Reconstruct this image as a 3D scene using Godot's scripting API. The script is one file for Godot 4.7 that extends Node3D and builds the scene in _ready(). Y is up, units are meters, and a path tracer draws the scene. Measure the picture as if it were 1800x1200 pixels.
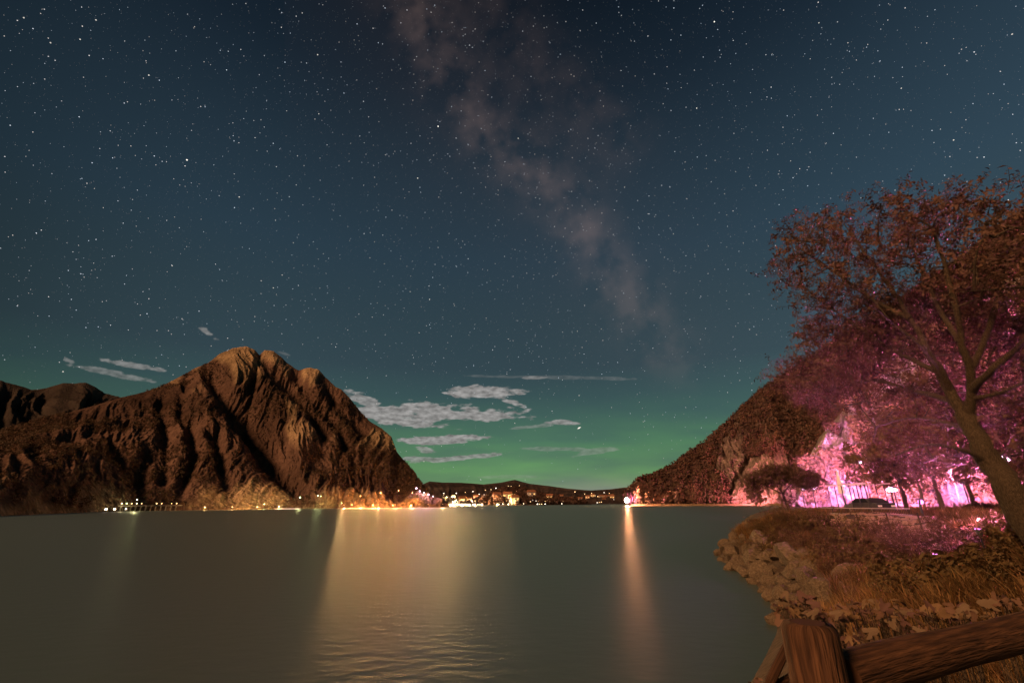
extends Node3D

const FOCAL := 800.0            # focal length in pixels of the 1800 x 1200 photograph
const EYE := Vector3(0, 4.2, 0) # 4.2 m above the lake
var cam_right: Vector3
var cam_up: Vector3
var cam_forward: Vector3
var rng := RandomNumberGenerator.new()
var names := {}
var M := {}
var fine := FastNoiseLite.new()
var broad := FastNoiseLite.new()
var ridged := FastNoiseLite.new()
var hills := {}
var coast: PackedVector2Array

# ------------------------------------------------------------------ helpers
class Builder:
	var v := PackedVector3Array()
	var n := PackedVector3Array()
	var c := PackedColorArray()
	var uv := PackedVector2Array()
	var i := PackedInt32Array()
	func put(p: Vector3, nn: Vector3, col := Color.WHITE, u := Vector2.ZERO) -> int:
		v.append(p); n.append(nn); c.append(col); uv.append(u)
		return v.size() - 1
	func tri(a: int, b: int, d: int) -> void:
		if (v[d] - v[a]).cross(v[b] - v[a]).dot(n[a] + n[b] + n[d]) >= 0.0:
			i.append_array([a, b, d])
		else:
			i.append_array([a, d, b])
	func face(p: Array, col := Color.WHITE, out := Vector3.ZERO) -> void:
		var nn: Vector3 = (p[2] - p[0]).cross(p[1] - p[0]).normalized()
		if out != Vector3.ZERO and nn.dot(out) < 0: nn = -nn
		var f := []
		for q in p: f.append(put(q, nn, col))
		for k in range(1, p.size() - 1): tri(f[0], f[k], f[k + 1])
	func box(center: Vector3, size: Vector3, basis := Basis(), col := Color.WHITE) -> void:
		var h := size / 2
		for ax in 3:
			for s in [-1.0, 1.0]:
				var d := Vector3.ZERO; d[ax] = s
				var e := Vector3.ZERO; e[(ax + 1) % 3] = 1
				var g := Vector3.ZERO; g[(ax + 2) % 3] = 1
				var q := []
				for w in [[-1, -1], [1, -1], [1, 1], [-1, 1]]:
					q.append(center + basis * ((d + e * w[0] + g * w[1]) * h))
				face(q, col, basis * d)
	func tube(pts: Array, radii: Array, sides := 8, caps := true, lump := 0.0, col := Color.WHITE) -> void:
		var rings := []
		var ref := Vector3.UP
		var along := 0.0
		for k in pts.size():
			var dir: Vector3 = (pts[mini(k + 1, pts.size() - 1)] - pts[maxi(k - 1, 0)]).normalized()
			if k > 0: along += pts[k].distance_to(pts[k - 1])
			if absf(dir.dot(ref)) > 0.95: ref = Vector3.RIGHT
			var x := dir.cross(ref).normalized()
			var y := x.cross(dir)
			ref = y
			var ring := []
			for s in sides + 1:
				var a := TAU * (s % sides) / sides
				var o := x * cos(a) + y * sin(a)
				var r: float = radii[k] * (1.0 + lump * sin(a * 3.0 + k * 1.7) * 0.5 + lump * sin(a * 2.0 - k * 0.9) * 0.5)
				ring.append(put(pts[k] + o * r, o, col, Vector2(float(s) / sides, along)))
			rings.append(ring)
		for k in pts.size() - 1:
			for s in sides:
				tri(rings[k][s], rings[k + 1][s], rings[k + 1][s + 1])
				tri(rings[k][s], rings[k + 1][s + 1], rings[k][s + 1])
		if caps:
			for e in [0, pts.size() - 1]:
				var dir: Vector3 = pts[0] - pts[1] if e == 0 else pts[e] - pts[e - 1]
				dir = dir.normalized()
				var mid := put(pts[e], dir, col)
				var rim := []
				for s in sides + 1: rim.append(put(v[rings[e][s]], dir, col))
				for s in sides: tri(mid, rim[s], rim[s + 1])
	func sphere(center: Vector3, r: Vector3, nu := 12, nv := 8, col := Color.WHITE) -> void:
		var g := []
		for b in nv + 1:
			var row := []
			for a in nu + 1:
				var th := PI * b / nv; var ph := TAU * (a % nu) / nu
				var o := Vector3(sin(th) * cos(ph), cos(th), sin(th) * sin(ph))
				row.append(put(center + o * r, (o / r).normalized(), col))
			g.append(row)
		for b in nv:
			for a in nu:
				if b > 0: tri(g[b][a], g[b][a + 1], g[b + 1][a])
				if b < nv - 1: tri(g[b][a + 1], g[b + 1][a + 1], g[b + 1][a])
	func mesh() -> ArrayMesh:
		var arr := []
		arr.resize(Mesh.ARRAY_MAX)
		arr[Mesh.ARRAY_VERTEX] = v; arr[Mesh.ARRAY_NORMAL] = n; arr[Mesh.ARRAY_COLOR] = c; arr[Mesh.ARRAY_TEX_UV] = uv; arr[Mesh.ARRAY_INDEX] = i
		var m := ArrayMesh.new()
		m.add_surface_from_arrays(Mesh.PRIMITIVE_TRIANGLES, arr)
		return m

func numbered(called: String) -> String:
	names[called] = names.get(called, -1) + 1
	return called if names[called] == 0 else "%s_%03d" % [called, names[called]]

func thing(called: String, label: String, category: String, where := Vector3.ZERO, group := "") -> Node3D:
	var o := Node3D.new()
	o.name = numbered(called); add_child(o, true); o.position = where
	return tag(o, label, category, group)

func tag(o: Node3D, label: String, category: String, group := "") -> Node3D:
	o.set_meta("label", label); o.set_meta("category", category)
	if group: o.set_meta("group", group)
	return o

func obj(called: String, mesh: Mesh, mat: Material, parent: Node = null) -> MeshInstance3D:
	var o := MeshInstance3D.new()
	o.mesh = mesh
	o.material_override = mat
	if parent: o.name = called; parent.add_child(o, true)
	else: o.name = numbered(called); add_child(o, true)
	return o

func structure(called: String, mesh: Mesh, mat: Material, parent: Node = null) -> MeshInstance3D:
	var o := obj(called, mesh, mat, parent)
	o.set_meta("kind", "structure")
	return o

func many(called: String, mesh: Mesh, mat: Material, where: Array, parent: Node = null, tints := []) -> MultiMeshInstance3D:
	var mm := MultiMesh.new()
	mm.transform_format = MultiMesh.TRANSFORM_3D
	mm.use_colors = tints.size() > 0
	mm.mesh = mesh
	mm.instance_count = where.size()
	for k in where.size():
		mm.set_instance_transform(k, where[k])
		if tints.size(): mm.set_instance_color(k, tints[k])
	var o := MultiMeshInstance3D.new()
	o.multimesh = mm
	o.material_override = mat
	if parent: o.name = called; parent.add_child(o, true)
	else: o.name = numbered(called); add_child(o, true)
	o.set_meta("kind", "stuff")
	return o

func ray(x: float, y: float) -> Vector3:   # depth 1 along the camera axis
	return cam_right * (x - 900) / FOCAL + cam_up * (600 - y) / FOCAL + cam_forward

func on_plane(x: float, y: float, h: float) -> Vector3:
	var d := ray(x, y)
	return EYE + d * ((h - EYE.y) / d.y)

func at_range(x: float, y: float, dist: float) -> Vector3:   # dist: metres over the ground
	var d := ray(x, y)
	return EYE + d * (dist / Vector2(d.x, d.z).length())

func azel(x: float, y: float) -> Vector2:   # azimuth, tangent of elevation
	var d := ray(x, y)
	return Vector2(atan2(d.x, -d.z), d.y / Vector2(d.x, d.z).length())

func lin(r: float, g: float, b: float) -> Color:   # linear base colour -> albedo_color
	return Color(r, g, b).linear_to_srgb()

func mat(called: String, r: float, g: float, b: float, rough := 0.9) -> StandardMaterial3D:
	var m := StandardMaterial3D.new()
	m.resource_name = called
	m.albedo_color = lin(r, g, b)
	m.roughness = rough
	m.metallic_specular = 0.35
	M[called] = m
	return m

func noise_texture(seed_value: int, freq: float, lo: Color, hi: Color, size := 512, kind := FastNoiseLite.FRACTAL_FBM) -> NoiseTexture2D:
	var n := FastNoiseLite.new()
	n.seed = seed_value; n.frequency = freq; n.fractal_type = kind; n.fractal_octaves = 5
	var t := NoiseTexture2D.new()
	t.width = size; t.height = size; t.seamless = true; t.noise = n
	var g := Gradient.new()
	g.set_color(0, lo); g.set_color(1, hi)
	t.color_ramp = g
	return t

func glow(called: String, c: Color, energy: float) -> StandardMaterial3D:
	var m := mat(called, 0.1, 0.1, 0.1, 0.5)
	m.emission_enabled = true; m.emission = c; m.emission_energy_multiplier = energy
	return m

func flood_light(where: Vector3, towards: Vector3, c: Color, energy: float, size: float, parent: Node, cone := 72.0) -> void:
	var l := SpotLight3D.new()
	l.name = "light"
	l.light_color = c; l.light_energy = energy; l.light_size = size
	l.spot_range = 3000; l.spot_attenuation = 2.0; l.spot_angle = cone; l.spot_angle_attenuation = 0.6; l.shadow_enabled = true
	parent.add_child(l, true)
	l.transform = Transform3D(Basis.looking_at(towards), where)

func lamp_light(where: Vector3, c: Color, energy: float, size: float, parent: Node) -> void:
	var l := OmniLight3D.new()
	l.name = "light"
	l.light_color = c; l.light_energy = energy; l.light_size = size
	l.omni_range = 3000; l.omni_attenuation = 2.0; l.shadow_enabled = true
	parent.add_child(l, true)
	l.position = where

func interp(xs: PackedFloat32Array, ys: PackedFloat32Array, x: float) -> float:
	var n := xs.size()
	if x <= xs[0]: return ys[0]
	if x >= xs[n - 1]: return ys[n - 1]
	var lo := xs.bsearch(x) - 1
	var f := (x - xs[lo]) / (xs[lo + 1] - xs[lo])
	return lerpf(ys[lo], ys[lo + 1], f)

func seg_distance(p: Vector2, a: Vector2, b: Vector2) -> float:
	var ab := b - a
	var t := clampf((p - a).dot(ab) / maxf(ab.length_squared(), 1e-9), 0, 1)
	return p.distance_to(a + ab * t)

func sheet(P: PackedVector3Array, C: PackedColorArray, nu: int, nv: int) -> ArrayMesh:   # a smooth grid, normals upwards
	var N := PackedVector3Array()
	N.resize(P.size())
	for j in nv:
		for i in nu:
			var a := P[j * nu + mini(i + 1, nu - 1)] - P[j * nu + maxi(i - 1, 0)]
			var b := P[mini(j + 1, nv - 1) * nu + i] - P[maxi(j - 1, 0) * nu + i]
			var n := a.cross(b).normalized()
			N[j * nu + i] = n
	var up := 0.0
	for n in N: up += n.y
	if up < 0:
		for k in N.size(): N[k] = -N[k]
	var I := PackedInt32Array()
	I.resize((nu - 1) * (nv - 1) * 6)
	var w := 0
	for j in nv - 1:
		for i in nu - 1:
			var k := j * nu + i
			for q in ([k, k + nu, k + 1, k + 1, k + nu, k + nu + 1] if up >= 0 else [k, k + 1, k + nu, k + 1, k + nu + 1, k + nu]):
				I[w] = q; w += 1
	var arr := []
	arr.resize(Mesh.ARRAY_MAX)
	arr[Mesh.ARRAY_VERTEX] = P; arr[Mesh.ARRAY_NORMAL] = N; arr[Mesh.ARRAY_INDEX] = I
	if C.size(): arr[Mesh.ARRAY_COLOR] = C
	var m := ArrayMesh.new()
	m.add_surface_from_arrays(Mesh.PRIMITIVE_TRIANGLES, arr)
	return m

# ------------------------------------------------------------------ hills
# ridge: [photo x, photo y, metres to the ridge, metres to the foot]
func hill_shape(key: String, ridge: Array, foot := 0.0, power := 1.0) -> void:
	var d := {"az": PackedFloat32Array(), "tan": PackedFloat32Array(), "far": PackedFloat32Array(), "near": PackedFloat32Array(), "foot": foot, "power": power}
	for r in ridge:
		var q := azel(r[0], r[1])
		d.az.append(q.x); d.tan.append(q.y); d.far.append(r[2]); d.near.append(r[3])
	hills[key] = d

func hill_point(d: Dictionary, az: float, t: float) -> Vector3:
	var far := interp(d.az, d.far, az)
	var near := interp(d.az, d.near, az)
	var top := EYE.y + far * interp(d.az, d.tan, az)
	var r := lerpf(near, far, t)
	var y: float = lerpf(d.foot, top, pow(t, d.power)) if t <= 1.0 else top - (t - 1.0) * (far - near) * 0.6
	return Vector3(sin(az) * r, y, -cos(az) * r)

# where the line of sight through a pixel meets the undisplaced slope
func on_hill(key: String, x: float, y: float) -> Vector3:
	var d: Dictionary = hills[key]
	var q := azel(x, y)
	for k in 101:
		var p := hill_point(d, q.x, k / 100.0)
		if (p.y - EYE.y) / Vector2(p.x, p.z).length() >= q.y: return p
	return hill_point(d, q.x, 1.0)

func feature(list: Array) -> Array:   # photo points -> angles x 850, the space in which gullies are laid on the slope
	var out := []
	for q in list:
		var a := azel(q[0], q[1])
		out.append(Vector2(a.x, a.y) * 850.0)
	return out

func make_hill(called: String, key: String, cols: int, rows: int, o: Dictionary) -> MeshInstance3D:
	var d: Dictionary = hills[key]
	var P := PackedVector3Array()
	var C := PackedColorArray()
	var a0: float = d.az[0]
	var a1: float = d.az[d.az.size() - 1]
	var gullies := []
	for g in o.get("gullies", []):
		var pts := feature(g[0])
		var lo := Vector2(1e9, 1e9); var hi := -lo
		for p in pts: lo = lo.min(p); hi = hi.max(p)
		gullies.append([pts, g[1], g[2], lo - Vector2.ONE * g[1] * 2.4, hi + Vector2.ONE * g[1] * 2.4])
	var rocks := []
	for r in o.get("rocks", []):
		var c: Vector2 = feature([[r[0], r[1]]])[0]
		rocks.append([c, r[2], r[3], r[4]])
	var rib: float = o.get("rib", 0.0)
	var bump: float = o.get("bump", 0.0)
	var grain: float = o.get("grain", 30.0)
	var scrub: Color = o.scrub
	var rock: Color = o.rock
	var amount: float = o.get("rockiness", 0.0)
	var ups := PackedFloat32Array()
	for j in rows:
		var t := 1.14 * pow(float(j) / (rows - 1), 0.9)
		for i in cols:
			var az := lerpf(a0, a1, float(i) / (cols - 1))
			var p := hill_point(d, az, t)
			var r := Vector2(p.x, p.z).length()
			var f := Vector2(az, (p.y - EYE.y) / r) * 850.0
			var cut := 0.0
			for g in gullies:
				if f.x < g[3].x or f.y < g[3].y or f.x > g[4].x or f.y > g[4].y: continue
				var dist := 1e9
				for k in g[0].size() - 1: dist = minf(dist, seg_distance(f, g[0][k], g[0][k + 1]))
				cut += g[2] * exp(-dist * dist / (g[1] * g[1]))
			var hold := clampf((1.0 - t) * 5.0, 0.12, 1.0) * clampf(t * 9.0, 0.15, 1.0)
			var warp := broad.get_noise_2d(f.x * 0.9, f.y * 0.9) * 26.0
			var ribs := ridged.get_noise_2d((f.x + warp) * 1.25, f.y * 0.42 + 77.0)
			var ribs2 := ridged.get_noise_2d((f.x + warp) * 3.1 + 400.0, f.y * 1.5)
			var lumps := fine.get_noise_3dv(p / grain * 8.0)
			var lumps2 := fine.get_noise_3dv(p / grain * 27.0 + Vector3.ONE * 50)
			var lift := (ribs * rib + ribs2 * rib * 0.45 - cut) * hold + (lumps * bump + lumps2 * bump * 0.4) * clampf(hold * 1.6, 0.0, 1.0)
			lift *= clampf(r / float(o.get("full_at", 1.0)), 0.3, 1.0)
			var flat := Vector3(p.x, 0, p.z) / r
			p += (-flat * 0.75 + Vector3.UP * 0.5) * lift
			P.append(p)
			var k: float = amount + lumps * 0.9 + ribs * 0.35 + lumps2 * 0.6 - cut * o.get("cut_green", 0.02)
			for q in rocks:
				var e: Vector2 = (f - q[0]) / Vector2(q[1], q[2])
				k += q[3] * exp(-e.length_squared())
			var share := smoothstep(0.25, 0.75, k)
			var tone := 1.0 + fine.get_noise_3dv(p / grain * 60.0) * 0.8 + lumps * 0.4
			C.append(Color(lerpf(scrub.r, rock.r, share) * tone, lerpf(scrub.g, rock.g, share) * tone, lerpf(scrub.b, rock.b, share) * tone))
	hills[key]["P"] = P
	hills[key]["C"] = C
	hills[key]["cols"] = cols
	hills[key]["rows"] = rows
	return structure(called, sheet(P, C, cols, rows), M.terrain)

# tree crowns scattered over the displaced slope
func wood(called: String, key: String, count: int, size: float, mesh: Mesh, m: Material, dense: float, brightest: float, t_max := 1.0) -> void:
	var d: Dictionary = hills[key]
	var cols: int = d.cols; var rows: int = d.rows
	var where := []
	var tints := []
	var tries := 0
	while where.size() < count and tries < count * 6:
		tries += 1
		var i := rng.randi_range(0, cols - 1)
		var j := rng.randi_range(0, int(rows * 0.87 * t_max))
		var p: Vector3 = d.P[j * cols + i]
		var c: Color = d.C[j * cols + i]
		if p.y < 3.0 or c.g > brightest: continue
		if broad.get_noise_3dv(p * 0.6) < -dense + rng.randf() * 0.2: continue
		var s := size * rng.randf_range(0.55, 1.35)
		where.append(Transform3D(Basis(Vector3.UP, rng.randf() * TAU).scaled(Vector3(s, s * rng.randf_range(0.8, 1.3), s)), p + Vector3.UP * s * 0.25))
		var k := rng.randf_range(0.6, 1.4)
		tints.append(Color(k * rng.randf_range(0.9, 1.2), k, k * rng.randf_range(0.8, 1.0)))
	many(called, mesh, m, where, null, tints)

# ------------------------------------------------------------------ shore
func land_height(x: float, z: float) -> float:
	var p := Vector2(x, z)
	var s := 1e9
	for k in coast.size() - 1: s = minf(s, seg_distance(p, coast[k], coast[k + 1]))
	if not Geometry2D.is_point_in_polygon(p, coast_polygon): s = -s
	var y: float
	if s < 0: y = maxf(s * 0.8, -2.0)
	elif s < 1.3: y = s / 1.3 * 0.9
	elif s < 5.0: y = lerpf(0.9, 2.0, (s - 1.3) / 3.7)
	elif s < 11.0: y = lerpf(2.0, 2.9, (s - 5.0) / 6.0)
	else: y = 2.9 + minf((s - 11.0) * 0.008, 0.4)
	# the point of the headland stands higher, and a mound carries the big tree
	var point := p.distance_to(Vector2(20.5, -38.0)) / 7.0
	if s > 0: y += 1.0 * exp(-point * point) * clampf(s / 2.0, 0, 1)
	var mound := p.distance_to(Vector2(9.8, -7.6)) / 4.4
	y += 1.15 * exp(-mound * mound) * clampf(s / 3.0, 0, 1)
	var bumps := fine.get_noise_2d(x * 9.0, z * 9.0) * 0.22 + fine.get_noise_2d(x * 40.0, z * 40.0) * 0.06
	if s > 0.3: y += bumps * clampf(s, 0, 1)
	return y

var coast_polygon: PackedVector2Array

func on_land(x: float, y: float, most := 220.0) -> Vector3:
	var d := ray(x, y)
	d /= Vector2(d.x, d.z).length()
	var r := 1.0
	while r < most:
		var p := EYE + d * r
		if p.y <= maxf(land_height(p.x, p.z), -0.05): return p
		r += 0.08 + r * 0.008
	return EYE + d * most

func ground(p: Vector3) -> Vector3:
	return Vector3(p.x, land_height(p.x, p.z), p.z)

# ------------------------------------------------------------------ plants and stones
func sprig(seed_value: int, count: int, length: float, leaf: float, width: float, spread := 0.9) -> ArrayMesh:
	var r := RandomNumberGenerator.new()
	r.seed = seed_value
	var b := Builder.new()
	b.tube([Vector3.ZERO, Vector3(0, length * 0.5, length * 0.06), Vector3(0, length, 0)], [leaf * 0.05, leaf * 0.04, leaf * 0.015], 3, false, 0.0, Color(0.55, 0.45, 0.35))
	for k in count:
		var h := length * (0.15 + 0.85 * (k + 1.0) / count)
		var a := k * 2.4 + r.randf_range(-0.4, 0.4)
		var tilt := r.randf_range(0.2, spread)
		var dir := Vector3(cos(a) * cos(tilt), sin(tilt) - 0.25 + r.randf_range(-0.4, 0.3), sin(a) * cos(tilt)).normalized()
		var side := dir.cross(Vector3(r.randf_range(-0.6, 0.6), 1, r.randf_range(-0.6, 0.6))).normalized()
		var n := side.cross(dir).normalized()
		if n.y < 0: n = -n
		var l := leaf * r.randf_range(0.65, 1.25)
		var w := width * r.randf_range(0.7, 1.2)
		var base := Vector3(0, h, 0)
		var tone := r.randf_range(0.65, 1.35)
		var col := Color(tone * r.randf_range(0.95, 1.25), tone, tone * r.randf_range(0.7, 1.0))
		var tip := base + dir * l - n * l * 0.18
		var mid := base + dir * l * 0.45
		var q := [b.put(base, n, col), b.put(mid + side * w * 0.5 + n * w * 0.12, (n + side * 0.35).normalized(), col), b.put(tip, n, col), b.put(mid - side * w * 0.5 + n * w * 0.12, (n - side * 0.35).normalized(), col)]
		b.tri(q[0], q[1], q[2]); b.tri(q[0], q[2], q[3])
	return b.mesh()

func clump(seed_value: int, count: int) -> ArrayMesh:   # a far tree crown of loose leafy faces, about one metre across
	var r := RandomNumberGenerator.new()
	r.seed = seed_value
	var b := Builder.new()
	for k in count:
		var dir := Vector3(r.randfn(), r.randfn() * 0.8 + 0.2, r.randfn()).normalized()
		var p := dir * pow(r.randf(), 0.4) * 0.55
		var n := (dir + Vector3(r.randfn(), r.randfn(), r.randfn()) * 0.5).normalized()
		var u := n.cross(Vector3(r.randfn(), r.randfn(), r.randfn())).normalized() * r.randf_range(0.08, 0.17)
		var w := n.cross(u) * r.randf_range(0.5, 0.9)
		var tone := r.randf_range(0.6, 1.4)
		b.face([p - u, p + w, p + u * 1.3, p - w * 0.8], Color(tone, tone, tone * 0.9), n)
	return b.mesh()

func tuft(seed_value: int, blades: int, height: float, lean: float) -> ArrayMesh:
	var r := RandomNumberGenerator.new()
	r.seed = seed_value
	var b := Builder.new()
	for k in blades:
		var a := r.randf() * TAU
		var out := Vector3(cos(a), 0, sin(a))
		var base := out * r.randf() * 0.12 + Vector3(r.randf_range(-.05, .05), -0.03, r.randf_range(-.05, .05))
		var h := height * r.randf_range(0.5, 1.2)
		var bend := out * h * r.randf_range(0.2, 1.0) * lean
		var side := Vector3(-out.z, 0, out.x) * r.randf_range(0.004, 0.009)
		var tone := r.randf_range(0.6, 1.4)
		var col := Color(tone * r.randf_range(1.0, 1.25), tone, tone * 0.8)
		var n := (Vector3.UP * 0.6 - out * 0.6).normalized()
		var m := base + Vector3.UP * h * 0.6 + bend * 0.4
		var q := [b.put(base - side, n, col), b.put(base + side, n, col), b.put(m + side * 0.8, n, col), b.put(m - side * 0.8, n, col), b.put(base + Vector3.UP * h * 0.85 + bend, n, col)]
		b.tri(q[0], q[1], q[2]); b.tri(q[0], q[2], q[3]); b.tri(q[3], q[2], q[4])
	return b.mesh()

func lobed_leaf(seed_value: int) -> ArrayMesh:   # a five-lobed leaf about one unit long, cupped, veins left to the bump
	var r := RandomNumberGenerator.new()
	r.seed = seed_value
	var b := Builder.new()
	var rim := []
	for k in 31:
		var a := lerpf(-2.6, 2.6, k / 30.0)
		var lobe := 0.30 + 0.32 * pow(absf(cos(a * 1.22)), 0.7) + (0.12 if absf(a) < 0.5 else 0.0)
		lobe *= r.randf_range(0.94, 1.06)
		rim.append(Vector3(sin(a) * lobe, 0, 0.3 + cos(a) * lobe))
	var col := Color(1, 1, 1)
	var at := func(p: Vector3) -> Vector3:
		return p + Vector3.UP * (0.10 * absf(p.x) * 2.0 - 0.22 * p.z * p.z + 0.05 * sin(p.x * 17.0 + p.z * 6.0))
	var mid := b.put(at.call(Vector3(0, 0, 0.3)), Vector3.UP, col)
	var first := []
	for p in rim: first.append(b.put(at.call(p), (Vector3.UP + Vector3(-signf(p.x) * 0.25, 0, 0.3)).normalized(), col))
	for k in 30: b.tri(mid, first[k], first[k + 1])
	b.tube([Vector3(0, 0, 0.3), Vector3(0, -0.05, 0.0), Vector3(0, -0.12, -0.35)], [0.012, 0.016, 0.02], 4, false)
	return b.mesh()

func stone(seed_value: int) -> ArrayMesh:   # a broken block with flat faces, about one metre across
	var r := RandomNumberGenerator.new()
	r.seed = seed_value
	var planes := []
	for k in 10:
		planes.append([Vector3(r.randfn(), r.randfn(), r.randfn()).normalized(), r.randf_range(0.26, 0.46)])
	var b := Builder.new()
	var n := FastNoiseLite.new()
	n.seed = seed_value; n.frequency = 1.6
	var at := func(th: float, ph: float) -> Vector3:
		var o := Vector3(sin(th) * cos(ph), cos(th), sin(th) * sin(ph))
		var d := 0.62
		for q in planes:
			var k: float = o.dot(q[0])
			if k > 0.1: d = minf(d, q[1] / k)
		return o * (d + n.get_noise_3dv(o * 1.4) * 0.03)
	var g := []
	for j in 21:
		var row := []
		for i in 32: row.append(at.call(PI * j / 20.0, TAU * i / 32.0))
		g.append(row)
	for j in 20:
		for i in 32:
			var a: Vector3 = g[j][i]; var c: Vector3 = g[j][(i + 1) % 32]; var d: Vector3 = g[j + 1][(i + 1) % 32]; var e: Vector3 = g[j + 1][i]
			if j > 0: b.face([a, c, e], Color.WHITE, a + c + e)
			if j < 19: b.face([c, d, e], Color.WHITE, c + d + e)
	return b.mesh()

func curve_points(pts: Array, steps: int) -> Array:   # Catmull-Rom through points
	var out := []
	for k in pts.size() - 1:
		var a: Vector3 = pts[maxi(k - 1, 0)]; var b: Vector3 = pts[k]; var c: Vector3 = pts[k + 1]; var d: Vector3 = pts[mini(k + 2, pts.size() - 1)]
		for s in steps: out.append(b.cubic_interpolate(c, a, d, float(s) / steps))
	out.append(pts[pts.size() - 1])
	return out

func turned(towards: Vector3, roll: float) -> Basis:   # +y along towards
	var y := towards.normalized()
	var x := y.cross(Vector3(0.31, 0.2, 0.93)).normalized()
	return Basis(x, y, x.cross(y)).rotated(y, roll)

# a tree from its limbs: limbs = [[points], base radius, tip radius]; ends = leaf clumps hung on twigs
func tree(o: Node3D, limbs: Array, ends: Array, leaf_meshes: Array, per_end: int, reach: float, bark: Material, leaves: Material, scale := 1.0) -> void:
	var nodes := []
	for k in limbs.size():
		var b := Builder.new()
		var pts := curve_points(limbs[k][0], 5)
		for q in pts.size():
			if q > 0 and q < pts.size() - 1:
				pts[q] += Vector3(fine.get_noise_3dv(pts[q] * 40.0), 0, fine.get_noise_3dv(pts[q] * 40.0 + Vector3.ONE * 9)) * minf(limbs[k][2] * 2.0, 0.1)
		var radii := []
		for q in pts.size():
			var f := float(q) / (pts.size() - 1)
			radii.append(lerpf(limbs[k][1], limbs[k][2], pow(f, 0.7)))
			nodes.append([pts[q], radii[q]])
		for q in pts.size(): pts[q] -= o.position
		b.tube(pts, radii, 10 if k == 0 else 7, true, 0.16 if k == 0 else 0.08)
		obj("trunk" if k == 0 else "branch", b.mesh(), bark, o)
	var twigs := Builder.new()
	var where := []
	for m in leaf_meshes: where.append([])
	for e in ends:
		var best: Vector3 = nodes[0][0]
		var gap := 1e9
		for q in nodes:
			var w: float = q[0].distance_to(e) + maxf(0.0, q[0].y - e.y) * 0.7 + q[1] * 3.0
			if w < gap: gap = w; best = q[0]
		var mid: Vector3 = best.lerp(e, 0.5) + Vector3(rng.randfn(), rng.randfn() + 0.6, rng.randfn()) * gap * 0.07
		twigs.tube(curve_points([best - o.position, mid - o.position, e - o.position], 3), [0.022 * scale, 0.02 * scale, 0.016 * scale, 0.013 * scale, 0.011 * scale, 0.008 * scale, 0.005 * scale], 4, false)
		if rng.randf() < 0.8: nodes.append([e.lerp(best, 0.3), 0.03])
		for k in per_end:
			var p: Vector3 = e + Vector3(rng.randfn(), rng.randfn() * 0.7, rng.randfn()) * reach * 0.5
			if k % 4 == 0: p = mid.lerp(e, rng.randf()) + Vector3(rng.randfn(), rng.randfn(), rng.randfn()) * reach * 0.2
			var dir := (p - mid).normalized() + Vector3(rng.randfn(), rng.randfn() - 0.2, rng.randfn()) * 0.5
			var s := rng.randf_range(0.7, 1.3)
			where[rng.randi() % where.size()].append(Transform3D(turned(dir, rng.randf() * TAU).scaled(Vector3.ONE * s), p - o.position))
	obj("twigs", twigs.mesh(), bark, o).set_meta("kind", "stuff")
	for k in where.size():
		if where[k].size(): many("crown" if k == 0 else "foliage", leaf_meshes[k], leaves, where[k], o)

func shrub(called: String, label: String, category: String, group: String, base: Vector3, radius: float, high: float, count: int, meshes: Array, m: Material, lean := Vector3.ZERO) -> void:
	var o := thing(called, label, category, base, group)
	var stems := Builder.new()
	var where := []
	for q in meshes: where.append([])
	var ends := []
	for k in 7 + int(radius * 8):
		var a := rng.randf() * TAU
		var f := sqrt(rng.randf())
		var e := Vector3(cos(a) * radius * f, high * (1.0 - 0.45 * f * f) * rng.randf_range(0.45, 1.0), sin(a) * radius * f) + lean * high
		ends.append(e)
		stems.tube([Vector3(cos(a) * 0.06, -0.1, sin(a) * 0.06), e * 0.5 + Vector3(0, high * 0.12, 0), e], [0.018, 0.012, 0.005], 4, false)
	for k in count:
		var e: Vector3 = ends[rng.randi() % ends.size()]
		var f := pow(rng.randf(), 0.6)
		var p := e * f + Vector3(rng.randfn(), rng.randfn() * 0.7, rng.randfn()) * radius * 0.2 * f
		p.y = maxf(p.y, 0.02)
		var dir := p * Vector3(1, 0.6, 1) + Vector3(rng.randfn(), rng.randfn() + 0.5, rng.randfn()) * radius * 0.4
		where[rng.randi() % where.size()].append(Transform3D(turned(dir, rng.randf() * TAU).scaled(Vector3.ONE * rng.randf_range(0.7, 1.35)), p))
	obj("stems", stems.mesh(), M.bark, o).set_meta("kind", "stuff")
	for k in where.size():
		if where[k].size(): many("foliage", meshes[k], m, where[k], o)

# ------------------------------------------------------------------ sky
func cloud_share(x: float, y: float, list: Array, n1: FastNoiseLite) -> float:
	var total := 0.0
	for c in list:
		var dx: float = x - c[0]; var dy: float = y - c[1]
		if absf(dx) > c[2] * 1.7 or absf(dy) > c[2] * 0.7 + c[3] * 2.0: continue
		var a: float = c[4]
		var u: float = (dx * cos(a) + dy * sin(a)) / c[2]
		var w: float = (-dx * sin(a) + dy * cos(a)) / c[3]
		var e := u * u + (w * w if w < 0 else w * w * 1.6)
		if e > 2.6: continue
		var n := n1.get_noise_2d(x * 0.9, y * 3.4) * 1.3 + n1.get_noise_2d(x * 3.0 + 90, y * 9.0) * 0.6
		total = maxf(total, c[5] * smoothstep(0.0, 0.6, 1.2 - e + n * 1.25))
	return total

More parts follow.
